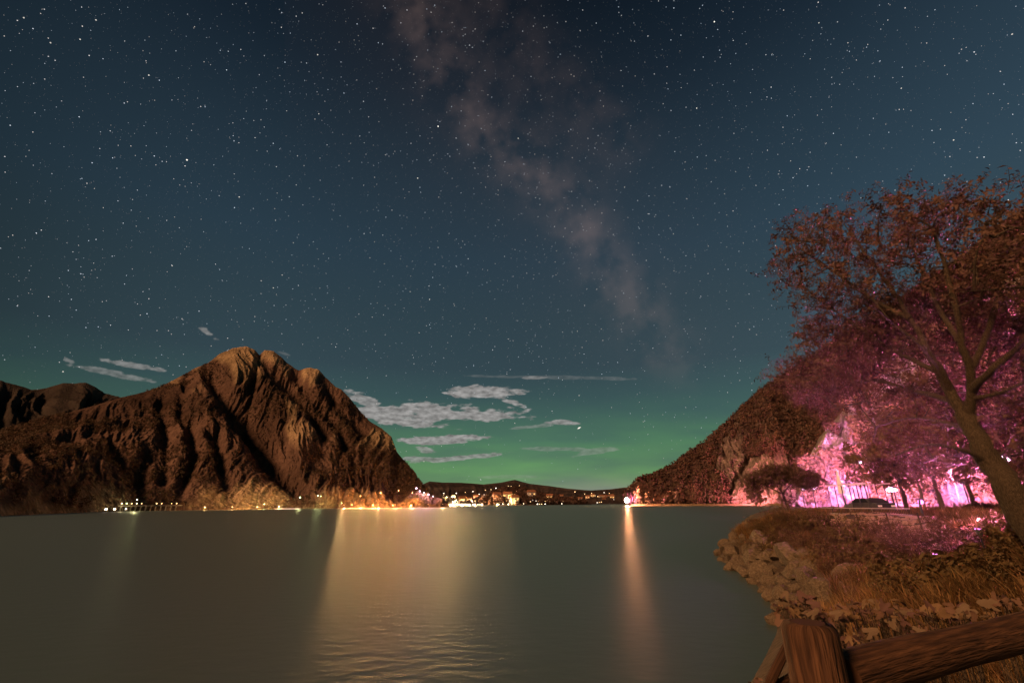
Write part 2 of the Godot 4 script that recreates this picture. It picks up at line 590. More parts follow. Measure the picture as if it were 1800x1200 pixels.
func make_sky() -> void:
	var sky := Node3D.new()
	sky.name = "sky"; add_child(sky); sky.set_meta("kind", "structure")
	# night air with green airglow low down, the Milky Way above: elevation in degrees -> linear colour
	var els := PackedFloat32Array([-4, 1, 3.7, 7, 10, 12.5, 16, 22.6, 29.5, 39, 48, 56, 70, 90])
	var rs := PackedFloat32Array([.150, .146, .122, .080, .056, .042, .034, .0285, .0232, .0165, .0088, .0046, .0035, .003])
	var gs := PackedFloat32Array([.245, .268, .262, .188, .124, .086, .062, .0535, .0465, .0325, .0175, .0095, .0080, .007])
	var bs := PackedFloat32Array([.122, .126, .124, .116, .104, .092, .078, .071, .0685, .0495, .0290, .0168, .0140, .012])
	var way := []
	for q in [[680, -90], [760, 80], [800, 150], [850, 230], [920, 290], [985, 345], [1022, 395], [1050, 450], [1085, 490], [1112, 525], [1150, 600], [1200, 670]]: way.append(Vector2(q[0], q[1]))
	var way2 := []
	for q in [[820, -60], [900, 70], [960, 140], [1030, 190], [1080, 240]]: way2.append(Vector2(q[0], q[1]))
	var n := FastNoiseLite.new()
	n.seed = 5; n.frequency = 0.011; n.fractal_octaves = 5
	var w := 900; var h := 480
	var im := Image.create(w, h, false, Image.FORMAT_RGBAF)
	var a_max := deg_to_rad(78); var e_lo := deg_to_rad(-2.0); var e_hi := deg_to_rad(82)
	for j in h:
		var el := lerpf(e_hi, e_lo, (j + 0.5) / h)
		var deg := rad_to_deg(el)
		var r0 := interp(els, rs, deg); var g0 := interp(els, gs, deg); var b0 := interp(els, bs, deg)
		var fade_e := smoothstep(82.0, 62.0, deg)
		for i in w:
			var az := lerpf(-a_max, a_max, (i + 0.5) / w)
			var d := Vector3(sin(az) * cos(el), sin(el), -cos(az) * cos(el))
			var r := r0; var g := g0; var b := b0
			var z := d.dot(cam_forward)
			if z > 0.2:
				var x := 900 + FOCAL * d.dot(cam_right) / z
				var y := 600 - FOCAL * d.dot(cam_up) / z
				# the glow of the towns: green is weaker over the near mountain, a grey dome of light over the far town
				var low := smoothstep(16.0, 2.0, deg)
				var side := clampf(1.0 - absf(x - 920.0) / 1000.0, 0.0, 1.0)
				g *= lerpf(1.0, lerpf(0.55, 1.0, side), low)
				r *= lerpf(1.0, lerpf(0.55, 1.0, side), low)
				b *= lerpf(1.0, lerpf(0.6, 1.0, side), low)
				var away := lerpf(1.0, smoothstep(-350.0, 520.0, x) * 0.55 + 0.45 + 0.35 * smoothstep(900.0, 1900.0, x), 1.0 - low * 0.6)
				r *= away; g *= away; b *= away
				var dome := exp(-pow((x - 1060.0) / 130.0, 2) - pow((y - 868.0) / 26.0, 2))
				r += 0.10 * dome; g += 0.02 * dome; b += 0.075 * dome
				var streak := n.get_noise_2d(x * 0.35 + 300, y * 2.2) * low
				g *= 1.0 + streak * 0.35; r *= 1.0 + streak * 0.25
				if y < 720.0 and x > 500.0 and x < 1450.0:
					var p := Vector2(x, y)
					var m := 1e9; var m2 := 1e9
					for k in way.size() - 1: m = minf(m, seg_distance(p, way[k], way[k + 1]))
					for k in way2.size() - 1: m2 = minf(m2, seg_distance(p, way2[k], way2[k + 1]))
					var n1 := n.get_noise_2d(x, y); var n2 := n.get_noise_2d(x * 2.7 + 50, y * 2.7)
					var veil := 1.15 * exp(-m * m / (50.0 * 50.0)) * clampf(0.7 + n1 * 1.7 + n2 * 0.6, 0.0, 1.6) + 0.45 * exp(-m2 * m2 / (60.0 * 60.0)) * clampf(0.7 + n1 * 1.6 + n2 * 0.5, 0.0, 1.5) + 0.22 * exp(-m * m / (190.0 * 190.0))
					veil += 1.3 * exp(-(Vector2(1018, 398) - p).length_squared() / 1100.0) + 0.35 * exp(-(Vector2(960, 325) - p).length_squared() / 1300.0) + 0.3 * exp(-(Vector2(1080, 478) - p).length_squared() / 700.0)
					veil *= smoothstep(720.0, 560.0, y)
					r += 0.027 * veil; g += 0.017 * veil; b += 0.014 * veil
			var alpha := 0.96 * fade_e * smoothstep(78.0, 62.0, absf(rad_to_deg(az)))
			im.set_pixel(i, j, Color(r, g, b, alpha))
	structure("air", dome_patch(9500.0, -a_max, a_max, e_lo, e_hi, 60, 36), sky_material("night_air", im), sky)
	# thin clouds: photo x, y, half length, half height, tilt, weight
	var list := [[846, 690, 62, 13, 0.0, 1.0], [885, 700, 34, 8, 0.35, .9], [740, 727, 150, 18, -0.01, 1.0], [690, 735, 90, 13, 0.16, 1.0], [850, 728, 80, 13, 0.05, .9], [640, 704, 34, 10, 0.3, .8],
		[772, 773, 70, 8, -0.03, 1.0], [752, 793, 22, 6, 0.15, .7], [800, 806, 90, 5, -0.1, .75], [748, 809, 34, 6, 0.05, .7], [995, 743, 26, 4.5, 0.03, .8], [938, 664, 22, 3.5, 0.0, .55], [1000, 664, 150, 3.5, 0.02, .16],
		[1055, 792, 48, 6, -0.16, .35], [985, 790, 60, 4, 0.02, .3], [925, 751, 40, 3.5, -0.1, .35], [880, 838, 90, 3, 0.0, .2],
		[236, 643, 52, 5, 0.17, .55], [195, 656, 62, 6, 0.2, .42], [105, 627, 26, 4, 0.4, .4], [368, 588, 18, 5.5, 0.55, .55], [500, 622, 14, 3, 0.3, .2]]
	for part in [[-46.0, -12.5, 1.0, 25.0, list.slice(17), 760, 330], [-24.0, 16.0, 0.0, 18.0, list.slice(0, 17), 1400, 560]]:
		var cw: int = part[5]; var ch: int = part[6]
		var cl := Image.create(cw, ch, false, Image.FORMAT_RGBAF)
		for j in ch:
			var el := deg_to_rad(lerpf(part[3], part[2], (j + 0.5) / ch))
			for i in cw:
				var az := deg_to_rad(lerpf(part[0], part[1], (i + 0.5) / cw))
				var d := Vector3(sin(az) * cos(el), sin(el), -cos(az) * cos(el))
				var z := d.dot(cam_forward)
				var x := 900 + FOCAL * d.dot(cam_right) / z
				var y := 600 - FOCAL * d.dot(cam_up) / z
				var s := cloud_share(x, y, part[4], n)
				var tone := 1.05 + n.get_noise_2d(x * 4.0, y * 10.0) * 0.75
				cl.set_pixel(i, j, Color(0.275 * tone, 0.265 * tone, 0.258 * tone, clampf(s, 0.0, 0.93)))
		structure("clouds", dome_patch(9000.0, deg_to_rad(part[0]), deg_to_rad(part[1]), deg_to_rad(part[2]), deg_to_rad(part[3]), 24, 10), sky_material("cloud", cl), sky)
	# stars
	var b := Builder.new()
	for s in [[1, 1, 1], [1, 1, -1], [1, -1, 1], [1, -1, -1], [-1, 1, 1], [-1, 1, -1], [-1, -1, 1], [-1, -1, -1]]:
		b.face([Vector3(s[0], 0, 0), Vector3(0, s[1], 0), Vector3(0, 0, s[2])], Color.WHITE, Vector3(s[0], s[1], s[2]))
	var star_mesh := b.mesh()
	var m := StandardMaterial3D.new()
	m.resource_name = "starlight"; m.shading_mode = BaseMaterial3D.SHADING_MODE_UNSHADED; m.vertex_color_use_as_albedo = true
	var bright := []
	for q in [[328, 281, 12, 1.6], [770, 222, 12, 1.7], [1256, 38, 11, 1.5], [1018, 695, 9, 1.0], [755, 526, 9, 1.2], [420, 346, 9, 1.0], [1225, 190, 9, 1.2], [480, 506, 8, 1.0], [1184, 411, 8, .9], [1098, 329, 8, .9],
		[140, 69, 9, .8], [168, 35, 9, .8], [41, 31, 9, .7], [88, 75, 9, .7], [261, 132, 9, 1.0], [558, 96, 9, 1.0], [302, 467, 8, .8], [110, 653, 10, .7], [734, 313, 10, 1.3], [1131, 741, 7, .8], [911, 243, 9, 1.1], [1015, 582, 8, 1.0], [1677, 246, 9, .9], [1585, 155, 8, .9], [1440, 40, 8, .8], [1780, 60, 9, .8], [560, 200, 8, .9]]:
		bright.append([at_range(q[0], q[1], 1.0) - EYE, q[2], q[3]])
	var warm := Color(1, 0.97, 0.92)
	for q in bright:
		var o := obj("star", star_mesh, star_material(warm, q[2]), sky)
		o.position = EYE + q[0].normalized() * 8600.0
		o.scale = Vector3.ONE * q[1]
		o.rotation = Vector3(0.4, 0.7, 0.2)
	# a planet or plane drawn out a little low over the town
	var p := obj("star", star_mesh, star_material(warm, 1.2), sky)
	p.position = EYE + ray(1018, 752).normalized() * 8600.0
	p.scale = Vector3(40, 13, 13); p.rotation = Vector3(0, 0, 0.5)
	var where := []
	var tints := []
	for k in 85000:
		var y := rng.randf_range(0.035, 1.0)
		var a := rng.randf() * TAU
		var d := Vector3(cos(a) * sqrt(1 - y * y), y, sin(a) * sqrt(1 - y * y))
		if rng.randf() > 0.35 + smoothstep(0.0, 0.45, y) * 0.65: continue
		var mag := pow(rng.randf(), 6.5)
		var s := lerpf(2.6, 7.2, mag)
		var e := lerpf(0.15, 0.85, mag) * rng.randf_range(0.7, 1.3)
		where.append(Transform3D(Basis.from_euler(Vector3(a, y * 9.0, a * 3.0)).scaled(Vector3.ONE * s), EYE + d * 8600.0))
		var hue := rng.randf_range(-0.15, 0.15)
		tints.append(Color(e * (1 + hue), e, e * (1.05 - hue)))
	many("faint_stars", star_mesh, m, where, sky, tints)

func star_material(c: Color, e: float) -> StandardMaterial3D:
	var m := StandardMaterial3D.new()
	m.resource_name = "bright_starlight"; m.albedo_color = Color.BLACK
	m.emission_enabled = true; m.emission = c; m.emission_energy_multiplier = e
	return m

func sky_material(called: String, im: Image) -> StandardMaterial3D:
	var m := StandardMaterial3D.new()
	m.resource_name = called
	m.shading_mode = BaseMaterial3D.SHADING_MODE_UNSHADED
	m.transparency = BaseMaterial3D.TRANSPARENCY_ALPHA
	m.albedo_texture = ImageTexture.create_from_image(im)
	m.texture_repeat = false
	return m

func dome_patch(radius: float, a0: float, a1: float, e0: float, e1: float, nu: int, nv: int) -> ArrayMesh:
	var b := Builder.new()
	for j in nv + 1:
		for i in nu + 1:
			var az := lerpf(a0, a1, float(i) / nu); var el := lerpf(e0, e1, float(j) / nv)
			var d := Vector3(sin(az) * cos(el), sin(el), -cos(az) * cos(el))
			b.put(EYE + d * radius, -d, Color.WHITE, Vector2(float(i) / nu, 1.0 - float(j) / nv))
	for j in nv:
		for i in nu:
			var k := j * (nu + 1) + i
			b.tri(k, k + 1, k + nu + 2); b.tri(k, k + nu + 2, k + nu + 1)
	return b.mesh()

# ------------------------------------------------------------------ lamps and small builds
func far_lamp(x: float, y: float, foot: Vector3, r: float, m: Material, label: String, group: String, light := 0.0, c := Color.WHITE) -> void:
	var head := at_range(x, y, Vector2(foot.x, foot.z).length())
	head.y = maxf(head.y, foot.y + 2.0)
	var o := thing("street_lamp", label, "lamp", foot, group)
	var up := head.y - foot.y
	var b := Builder.new()
	b.tube([Vector3(0, -1.0, 0), Vector3(0, up, 0)], [0.14, 0.09], 6)
	obj("pole", b.mesh(), M.iron, o)
	b = Builder.new()
	b.sphere(Vector3(0, up, 0), Vector3(r, r * 0.85, r), 8, 6)
	obj("lamp_head", b.mesh(), m, o)
	if light > 0.0: lamp_light(Vector3(0, up + 0.2, 0) + (EYE - head).normalized() * (r + 0.3), c, light, r, o)

func road_lamp(head: Vector3, foot_y: float, m: Material, size: Vector3, c: Color, energy: float, label: String, facing: Vector3, light_size := 0.3, flood := false) -> void:
	var foot := Vector3(head.x, foot_y, head.z)
	var o := thing("road_lamp", label, "lamp", foot, "amber floodlights of the shore road" if label.begins_with("amber") else "")
	var up := head.y - foot_y
	var turn := Basis(Vector3.UP, atan2(facing.x, facing.z))
	var b := Builder.new()
	b.tube([turn * Vector3(0, -0.3, -0.7), turn * Vector3(0, up * 0.6, -0.7), turn * Vector3(0, up - 0.1, -0.66), turn * Vector3(0, up + 0.12, -0.4), turn * Vector3(0, up + 0.14, 0)], [0.09, 0.07, 0.06, 0.05, 0.045], 8)
	obj("pole", b.mesh(), M.iron, o)
	b = Builder.new()
	b.box(turn * Vector3(0, up + size.y * 0.5 + 0.06, -0.05), Vector3(size.x * 1.1, 0.08, size.z * 1.2), turn)
	obj("lamp_cover", b.mesh(), M.iron, o)
	b = Builder.new()
	b.sphere(Vector3(0, up, 0), size * 0.5, 12, 8)
	var h := obj("lamp_head", b.mesh(), m, o)
	h.position = Vector3.ZERO
	var lit := turn * Vector3(0, -0.05, size.z * 0.5 + 0.25) + Vector3(0, up, 0)
	if flood: flood_light(lit, facing.normalized() + Vector3(0, 0.14 if label.begins_with("amber") else 0.3, 0), c, energy, light_size, o, 16.0 if label.begins_with("amber") else (46.0 if head.x < 66.0 and head.z < -70.0 and head.z > -200.0 else 66.0))
	else: lamp_light(lit, c, energy, light_size, o)

func house(foot: Vector3, w: float, hh: float, turn: float, m: Material, label: String, lit: bool) -> void:
	var o := thing("town_house", label, "house", foot, "pale houses of the far lakeside town")
	o.rotation.y = turn
	var b := Builder.new()
	b.box(Vector3(0, hh / 2 - 1.5, 0), Vector3(w, hh + 3, w * 0.8))
	obj("wall", b.mesh(), m, o)
	b = Builder.new()
	var e := w * 0.56; var f := w * 0.46; var t := hh + w * 0.28
	b.face([Vector3(-e, hh, f), Vector3(e, hh, f), Vector3(e, t, 0), Vector3(-e, t, 0)], Color.WHITE, Vector3(0, 1, 1))
	b.face([Vector3(-e, hh, -f), Vector3(e, hh, -f), Vector3(e, t, 0), Vector3(-e, t, 0)], Color.WHITE, Vector3(0, 1, -1))
	b.face([Vector3(e, hh, f), Vector3(e, hh, -f), Vector3(e, t, 0)], Color.WHITE, Vector3(1, 0, 0))
	b.face([Vector3(-e, hh, f), Vector3(-e, hh, -f), Vector3(-e, t, 0)], Color.WHITE, Vector3(-1, 0, 0))
	obj("roof", b.mesh(), M.roof_tile, o)
	for k in 3:
		b = Builder.new()
		b.box(Vector3((k - 1) * w * 0.3, hh * 0.62, w * 0.4 + 0.03), Vector3(w * 0.12, hh * 0.22, 0.06))
		obj("window", b.mesh(), M.lit_window if lit and k != 1 else M.dark_glass, o)

func _ready() -> void:
	rng.seed = 20240611
	var pitch := atan((884.5 - 600.0) / FOCAL)
	var roll := atan(0.007)
	var u0 := Vector3(0, cos(pitch), sin(pitch))
	cam_forward = Vector3(0, sin(pitch), -cos(pitch))
	cam_right = Vector3.RIGHT * cos(roll) - u0 * sin(roll)
	cam_up = Vector3.RIGHT * sin(roll) + u0 * cos(roll)
	# ---- camera
	var cam := Camera3D.new()
	cam.name = "camera"; add_child(cam)
	cam.transform = Transform3D(Basis(cam_right, cam_up, -cam_forward), EYE)
	cam.fov = rad_to_deg(2 * atan(600.0 / FOCAL))
	cam.near = 0.05; cam.far = 30000; cam.current = true
	# ---- sky and exposure
	var env := Environment.new()
	var ps := ProceduralSkyMaterial.new()
	ps.sky_top_color = lin(0.006, 0.013, 0.022); ps.sky_horizon_color = lin(0.075, 0.17, 0.105); ps.sky_curve = 0.14
	ps.ground_bottom_color = lin(0.01, 0.012, 0.012); ps.ground_horizon_color = lin(0.04, 0.06, 0.045)
	var sk := Sky.new(); sk.sky_material = ps
	env.background_mode = Environment.BG_SKY; env.sky = sk
	env.tonemap_mode = Environment.TONE_MAPPER_LINEAR; env.tonemap_exposure = 1.0
	env.sdfgi_enabled = true; env.ssao_enabled = true; env.ssil_enabled = true
	var we := WorldEnvironment.new(); we.name = "environment"; we.environment = env; add_child(we)
	# ---- the low warm light of the town and moon behind the photographer's shoulder
	var sun := DirectionalLight3D.new()
	sun.name = "low_light"; add_child(sun)
	sun.look_at_from_position(Vector3.ZERO, -Vector3(-0.62, 0.50, 0.60))
	sun.light_color = lin(1.0, 0.5, 0.25); sun.light_energy = 1.55; sun.light_angular_distance = 14.0
	sun.shadow_enabled = true; sun.sky_mode = DirectionalLight3D.SKY_MODE_LIGHT_ONLY
	noises()
	materials()
	make_sky()
	water_and_hills()
	shore()
	far_lights()
	middle_ground()
	near_plants()
	big_tree()
	fence()

func noises() -> void:
	fine.seed = 11; fine.frequency = 0.03; fine.fractal_octaves = 4
	broad.seed = 3; broad.frequency = 0.008; broad.fractal_octaves = 3
	ridged.seed = 21; ridged.frequency = 0.022; ridged.fractal_type = FastNoiseLite.FRACTAL_RIDGED; ridged.fractal_octaves = 3

func materials() -> void:
	var m := mat("terrain", 1, 1, 1, 1.0)
	m.vertex_color_use_as_albedo = true
	m.albedo_texture = noise_texture(4, 0.012, Color(0.62, 0.62, 0.62), Color(1, 1, 1), 512)
	m.heightmap_enabled = true; m.heightmap_scale = 620.0
	m.heightmap_texture = noise_texture(8, 0.02, Color.BLACK, Color.WHITE, 512)
	m.uv1_triplanar = true; m.uv1_world_triplanar = true; m.uv1_scale = Vector3.ONE / 70.0
	m.metallic_specular = 0.15
	m = mat("soil", 1, 1, 1, 1.0)
	m.vertex_color_use_as_albedo = true
	m.albedo_texture = noise_texture(14, 0.02, Color(0.5, 0.5, 0.5), Color(1, 1, 1), 512)
	m.heightmap_enabled = true; m.heightmap_scale = 6.0; m.heightmap_texture = noise_texture(15, 0.04, Color.BLACK, Color.WHITE, 512)
	m.uv1_triplanar = true; m.uv1_world_triplanar = true; m.uv1_scale = Vector3.ONE / 3.0
	m = mat("water", 0.043, 0.069, 0.057, 0.40)
	m.metallic_specular = 0.5
	m.heightmap_enabled = true; m.heightmap_scale = 0.7
	m.heightmap_texture = noise_texture(31, 0.02, Color.BLACK, Color.WHITE, 1024)
	m.uv1_scale = Vector3(1.0 / 26.0, 1.0 / 15.0, 1)
	m = mat("stone", 0.19, 0.15, 0.095, 0.92)
	m.albedo_texture = noise_texture(41, 0.02, Color(0.45, 0.42, 0.38), Color(1, 1, 1), 512)
	m.heightmap_enabled = true; m.heightmap_scale = 5.0; m.heightmap_texture = noise_texture(42, 0.03, Color.BLACK, Color.WHITE, 512)
	m.uv1_triplanar = true; m.uv1_scale = Vector3.ONE * 0.8
	m = mat("bark", 0.13, 0.095, 0.055, 0.95)
	m.albedo_texture = noise_texture(51, 0.03, Color(0.4, 0.4, 0.4), Color(1, 1, 1), 512)
	m.heightmap_enabled = true; m.heightmap_scale = 4.0; m.heightmap_texture = noise_texture(52, 0.05, Color.BLACK, Color.WHITE, 512)
	m.uv1_triplanar = true; m.uv1_scale = Vector3(3, 0.8, 3)
	m = mat("timber", 0.12, 0.058, 0.026, 0.85)
	m.albedo_texture = noise_texture(61, 0.02, Color(0.45, 0.42, 0.4), Color(1, 1, 1), 512)
	m.heightmap_enabled = true; m.heightmap_scale = 0.8; m.heightmap_texture = noise_texture(62, 0.03, Color.BLACK, Color.WHITE, 512)
	m.uv1_scale = Vector3(2.0, 0.35, 1)
	for q in [["leaf", 0.095, 0.056, 0.045], ["bush_leaf", 0.10, 0.068, 0.03], ["far_leaf", 0.08, 0.048, 0.042], ["scrub_leaf", 0.09, 0.062, 0.042], ["big_leaf", 0.22, 0.13, 0.06], ["dry_grass", 0.17, 0.11, 0.05], ["pale_leaf", 0.16, 0.11, 0.07]]:
		m = mat(q[0], q[1], q[2], q[3], 0.75)
		m.vertex_color_use_as_albedo = true
		m.backlight_enabled = true; m.backlight = Color(0.7, 0.62, 0.55)
	mat("iron", 0.03, 0.03, 0.03, 0.6)
	mat("roof_tile", 0.2, 0.09, 0.05)
	mat("plaster", 0.55, 0.48, 0.4)
	mat("concrete", 0.28, 0.25, 0.22)
	mat("sand", 0.30, 0.20, 0.12, 1.0)
	mat("dark_glass", 0.02, 0.02, 0.025, 0.1)
	mat("car_paint", 0.03, 0.025, 0.035, 0.3)
	mat("rubber", 0.02, 0.02, 0.02)
	mat("canvas", 0.7, 0.66, 0.6)
	glow("lit_window", Color(1, 0.72, 0.4), 2.5)
	glow("warm_glow", lin(1.0, 0.62, 0.28), 3.4)
	glow("white_glow", lin(1.0, 0.86, 0.72), 5.0)
	glow("green_glow", lin(0.75, 1.0, 0.35), 3.0)
	glow("orange_glow", lin(1.0, 0.42, 0.14), 4.0)
	glow("pink_glow", lin(1.0, 0.6, 0.85), 6.0)
	glow("magenta_glow", lin(1.0, 0.25, 0.85), 3.0)
	glow("harbour_glow", lin(1.0, 0.82, 0.78), 40.0)
	glow("red_glow", lin(1.0, 0.15, 0.12), 4.0)

func water_and_hills() -> void:
	var b := Builder.new()
	var q := []
	for s in [[-1, -1], [1, -1], [1, 1], [-1, 1]]: q.append(b.put(Vector3(s[0] * 9000, 0, s[1] * 9000), Vector3.UP, Color.WHITE, Vector2(s[0], s[1]) * 9000.0))
	b.tri(q[0], q[1], q[2]); b.tri(q[0], q[2], q[3])
	structure("lake_water", b.mesh(), M.water)
	# ---- the big mountain across the water
	hill_shape("mountain", [[-330, 815, 600, 170], [-100, 785, 700, 230], [0, 757, 820, 289], [40, 745, 850, 320], [80, 733, 880, 350], [120, 724, 920, 390], [165, 712, 960, 430], [215, 697, 1010, 480], [240, 692, 1040, 500], [280, 680, 1080, 525], [310, 665, 1120, 545], [340, 648, 1150, 555], [365, 637, 1180, 560],
		[385, 622, 1200, 565], [410, 612, 1220, 570], [432, 609, 1230, 575], [448, 615, 1225, 580], [456, 623, 1240, 580], [465, 615, 1240, 583], [480, 617, 1230, 586], [495, 628, 1210, 590], [505, 638, 1200, 592], [525, 650, 1180, 595], [545, 646, 1150, 598], [560, 650, 1130, 600], [575, 665, 1110, 602], [590, 680, 1080, 604],
		[600, 684, 1060, 605], [615, 700, 1030, 606], [635, 725, 1000, 608], [650, 740, 960, 610], [670, 752, 920, 611], [688, 768, 880, 612], [698, 795, 850, 613], [715, 815, 810, 614], [730, 835, 770, 615], [745, 856, 730, 616], [762, 868, 690, 617], [778, 879, 660, 618], [790, 890, 640, 619]], -2.0, 0.92)
	make_hill("mountain", "mountain", 760, 240, {"rib": 9.0, "bump": 13.0, "full_at": 900.0, "grain": 260.0, "scrub": Color(0.13, 0.082, 0.06), "rock": Color(0.37, 0.275, 0.16), "rockiness": 0.26,
		"gullies": [[[[372, 645], [395, 680], [420, 720], [455, 765], [480, 805], [518, 848], [530, 880]], 17.0, 42.2], [[[440, 690], [462, 740], [480, 780]], 26.0, 31.3], [[[458, 622], [485, 658], [518, 688], [545, 715], [570, 760]], 10.0, 27.2],
			[[[516, 648], [542, 688], [562, 708], [596, 748], [606, 780]], 9.0, 24.5], [[[570, 665], [585, 700], [605, 724], [640, 760]], 8.0, 19.0], [[[286, 705], [291, 748], [295, 795], [285, 840]], 9.0, 20.4], [[[339, 740], [343, 790], [330, 838], [312, 880]], 9.0, 24.5],
			[[[378, 760], [387, 796], [394, 845], [410, 880]], 9.0, 23.1], [[[262, 790], [253, 815], [246, 870]], 9.0, 17.7], [[[560, 800], [600, 815], [650, 835], [700, 860]], 26.0, 27.2], [[[195, 770], [215, 800], [232, 840]], 12.0, 16.3], [[[60, 790], [150, 760], [230, 735]], 9.0, 12.2], [[[10, 770], [90, 745], [170, 724]], 7.0, 9.5],
			[[[650, 890], [636, 860], [620, 846]], 5.0, 10.9], [[[330, 660], [322, 690], [320, 730]], 7.0, 16.3]],
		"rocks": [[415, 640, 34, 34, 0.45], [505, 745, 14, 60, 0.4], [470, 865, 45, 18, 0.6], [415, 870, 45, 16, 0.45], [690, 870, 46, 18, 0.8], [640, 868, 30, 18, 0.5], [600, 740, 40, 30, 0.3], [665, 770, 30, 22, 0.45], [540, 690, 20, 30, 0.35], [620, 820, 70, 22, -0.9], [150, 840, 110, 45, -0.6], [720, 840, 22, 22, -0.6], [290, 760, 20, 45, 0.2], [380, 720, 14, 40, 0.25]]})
	# ---- hills far behind
	hill_shape("west", [[-300, 640, 2600, 1400], [-100, 655, 2600, 1400], [0, 669, 2600, 1400], [28, 677, 2600, 1400], [55, 685, 2600, 1400], [80, 683, 2700, 1400], [110, 674, 2700, 1400], [130, 675, 2700, 1400], [150, 673, 2700, 1400], [165, 680, 2700, 1400], [185, 692, 2700, 1400], [215, 700, 2700, 1400], [270, 730, 2700, 1400], [330, 780, 2700, 1500]], -2.0, 1.0)
	make_hill("hill_west", "west", 240, 60, {"rib": 40.0, "bump": 22.0, "grain": 600.0, "scrub": Color(0.06, 0.05, 0.042), "rock": Color(0.1, 0.085, 0.07), "rockiness": 0.1})
	hill_shape("far", [[640, 850, 3200, 1250], [740, 852, 3200, 1250], [755, 846, 3200, 1250], [780, 848, 3200, 1250], [810, 848, 3200, 1250], [850, 851, 3200, 1260], [880, 848, 3200, 1300], [905, 843, 3200, 1340], [930, 850, 3200, 1360], [965, 854, 3200, 1400], [1000, 859, 3200, 1400], [1040, 862, 3200, 1400], [1070, 860, 3200, 1400], [1105, 856, 3200, 1400], [1200, 850, 3200, 1400]], -1.0, 1.15)
	make_hill("hill_far", "far", 300, 60, {"rib": 16.0, "bump": 12.0, "grain": 500.0, "scrub": Color(0.09, 0.066, 0.056), "rock": Color(0.12, 0.095, 0.08), "rockiness": 0.1})
	hill_shape("dome", [[836, 889, 1150, 1120], [850, 878, 1200, 1110], [865, 867, 1240, 1105], [885, 860, 1260, 1100], [910, 858, 1270, 1100], [935, 863, 1270, 1100], [960, 872, 1270, 1100], [985, 876, 1270, 1110], [1010, 881, 1260, 1120], [1040, 887, 1250, 1150]], -1.0, 0.7)
	make_hill("hill_domed", "dome", 160, 50, {"rib": 5.0, "bump": 6.0, "grain": 160.0, "scrub": Color(0.045, 0.035, 0.03), "rock": Color(0.07, 0.055, 0.045), "rockiness": 0.0})
	# ---- the wooded mountain that comes down to the lake behind the headland
	hill_shape("wooded", [[1104, 878, 690, 650], [1112, 864, 710, 645], [1135, 849, 740, 640], [1160, 839, 770, 635], [1185, 826, 800, 630], [1200, 810, 820, 625], [1225, 796, 840, 622], [1250, 776, 860, 620], [1280, 747, 890, 615], [1310, 717, 920, 610], [1340, 692, 950, 600], [1370, 669, 980, 590], [1400, 650, 1000, 560], [1450, 616, 1020, 500],
		[1500, 582, 1030, 450], [1560, 546, 1030, 420], [1620, 506, 1020, 400], [1680, 466, 1000, 380], [1730, 430, 980, 370], [1765, 398, 970, 360], [1800, 374, 960, 350], [1900, 310, 930, 330], [2050, 270, 900, 300], [2300, 250, 900, 300]], -2.0, 0.95)
	make_hill("mountain_wooded", "wooded", 520, 190, {"rib": 15.0, "bump": 9.0, "grain": 200.0, "scrub": Color(0.06, 0.042, 0.036), "rock": Color(0.22, 0.165, 0.14), "rockiness": -0.12, "cut_green": 0.0,
		"gullies": [[[[1318, 795], [1308, 820], [1295, 845], [1284, 870]], 3.5, 16.0], [[[1345, 700], [1365, 760], [1372, 810]], 16.0, -30.0]],
		"rocks": [[1300, 820, 22, 60, 0.9], [1335, 850, 34, 26, 1.0], [1390, 855, 50, 22, 1.0], [1295, 748, 8, 8, 0.8], [1262, 778, 10, 6, 0.5], [1245, 785, 8, 5, 0.6], [1355, 760, 26, 44, -0.8], [1200, 874, 110, 5, 0.4]]})
	var far_crowns := clump(5, 70)
	wood("forest", "wooded", 16000, 10.5, far_crowns, M.far_leaf, 0.5, 0.09)
	wood("scrub", "mountain", 7000, 3.6, clump(6, 46), M.scrub_leaf, 0.1, 0.1)
	wood("woods", "dome", 700, 11.0, clump(7, 40), M.far_leaf, 0.6, 0.2)
	# retaining wall of the lake road under the wooded mountain
	var o := thing("lakeside_wall", "low stone wall along the lake road under the wooded mountain", "wall")
	b = Builder.new()
	var last := Vector3.ZERO
	for k in 27:
		var x := 1108.0 + k * 10.6
		var az := azel(x, 880).x
		var dd: Dictionary = hills["wooded"]
		var p := Vector3(sin(az), 0, -cos(az)) * (interp(dd.az, dd.near, az) - 7.0)
		if k > 0:
			var mid := (p + last) / 2
			var along := p - last
			b.box(mid + Vector3(0, 0.6, 0), Vector3(along.length() + 0.3, 3.0, 1.2), Basis(Vector3.UP, atan2(-along.z, along.x)))
		last = p
	obj("wall", b.mesh(), M.stone, o)

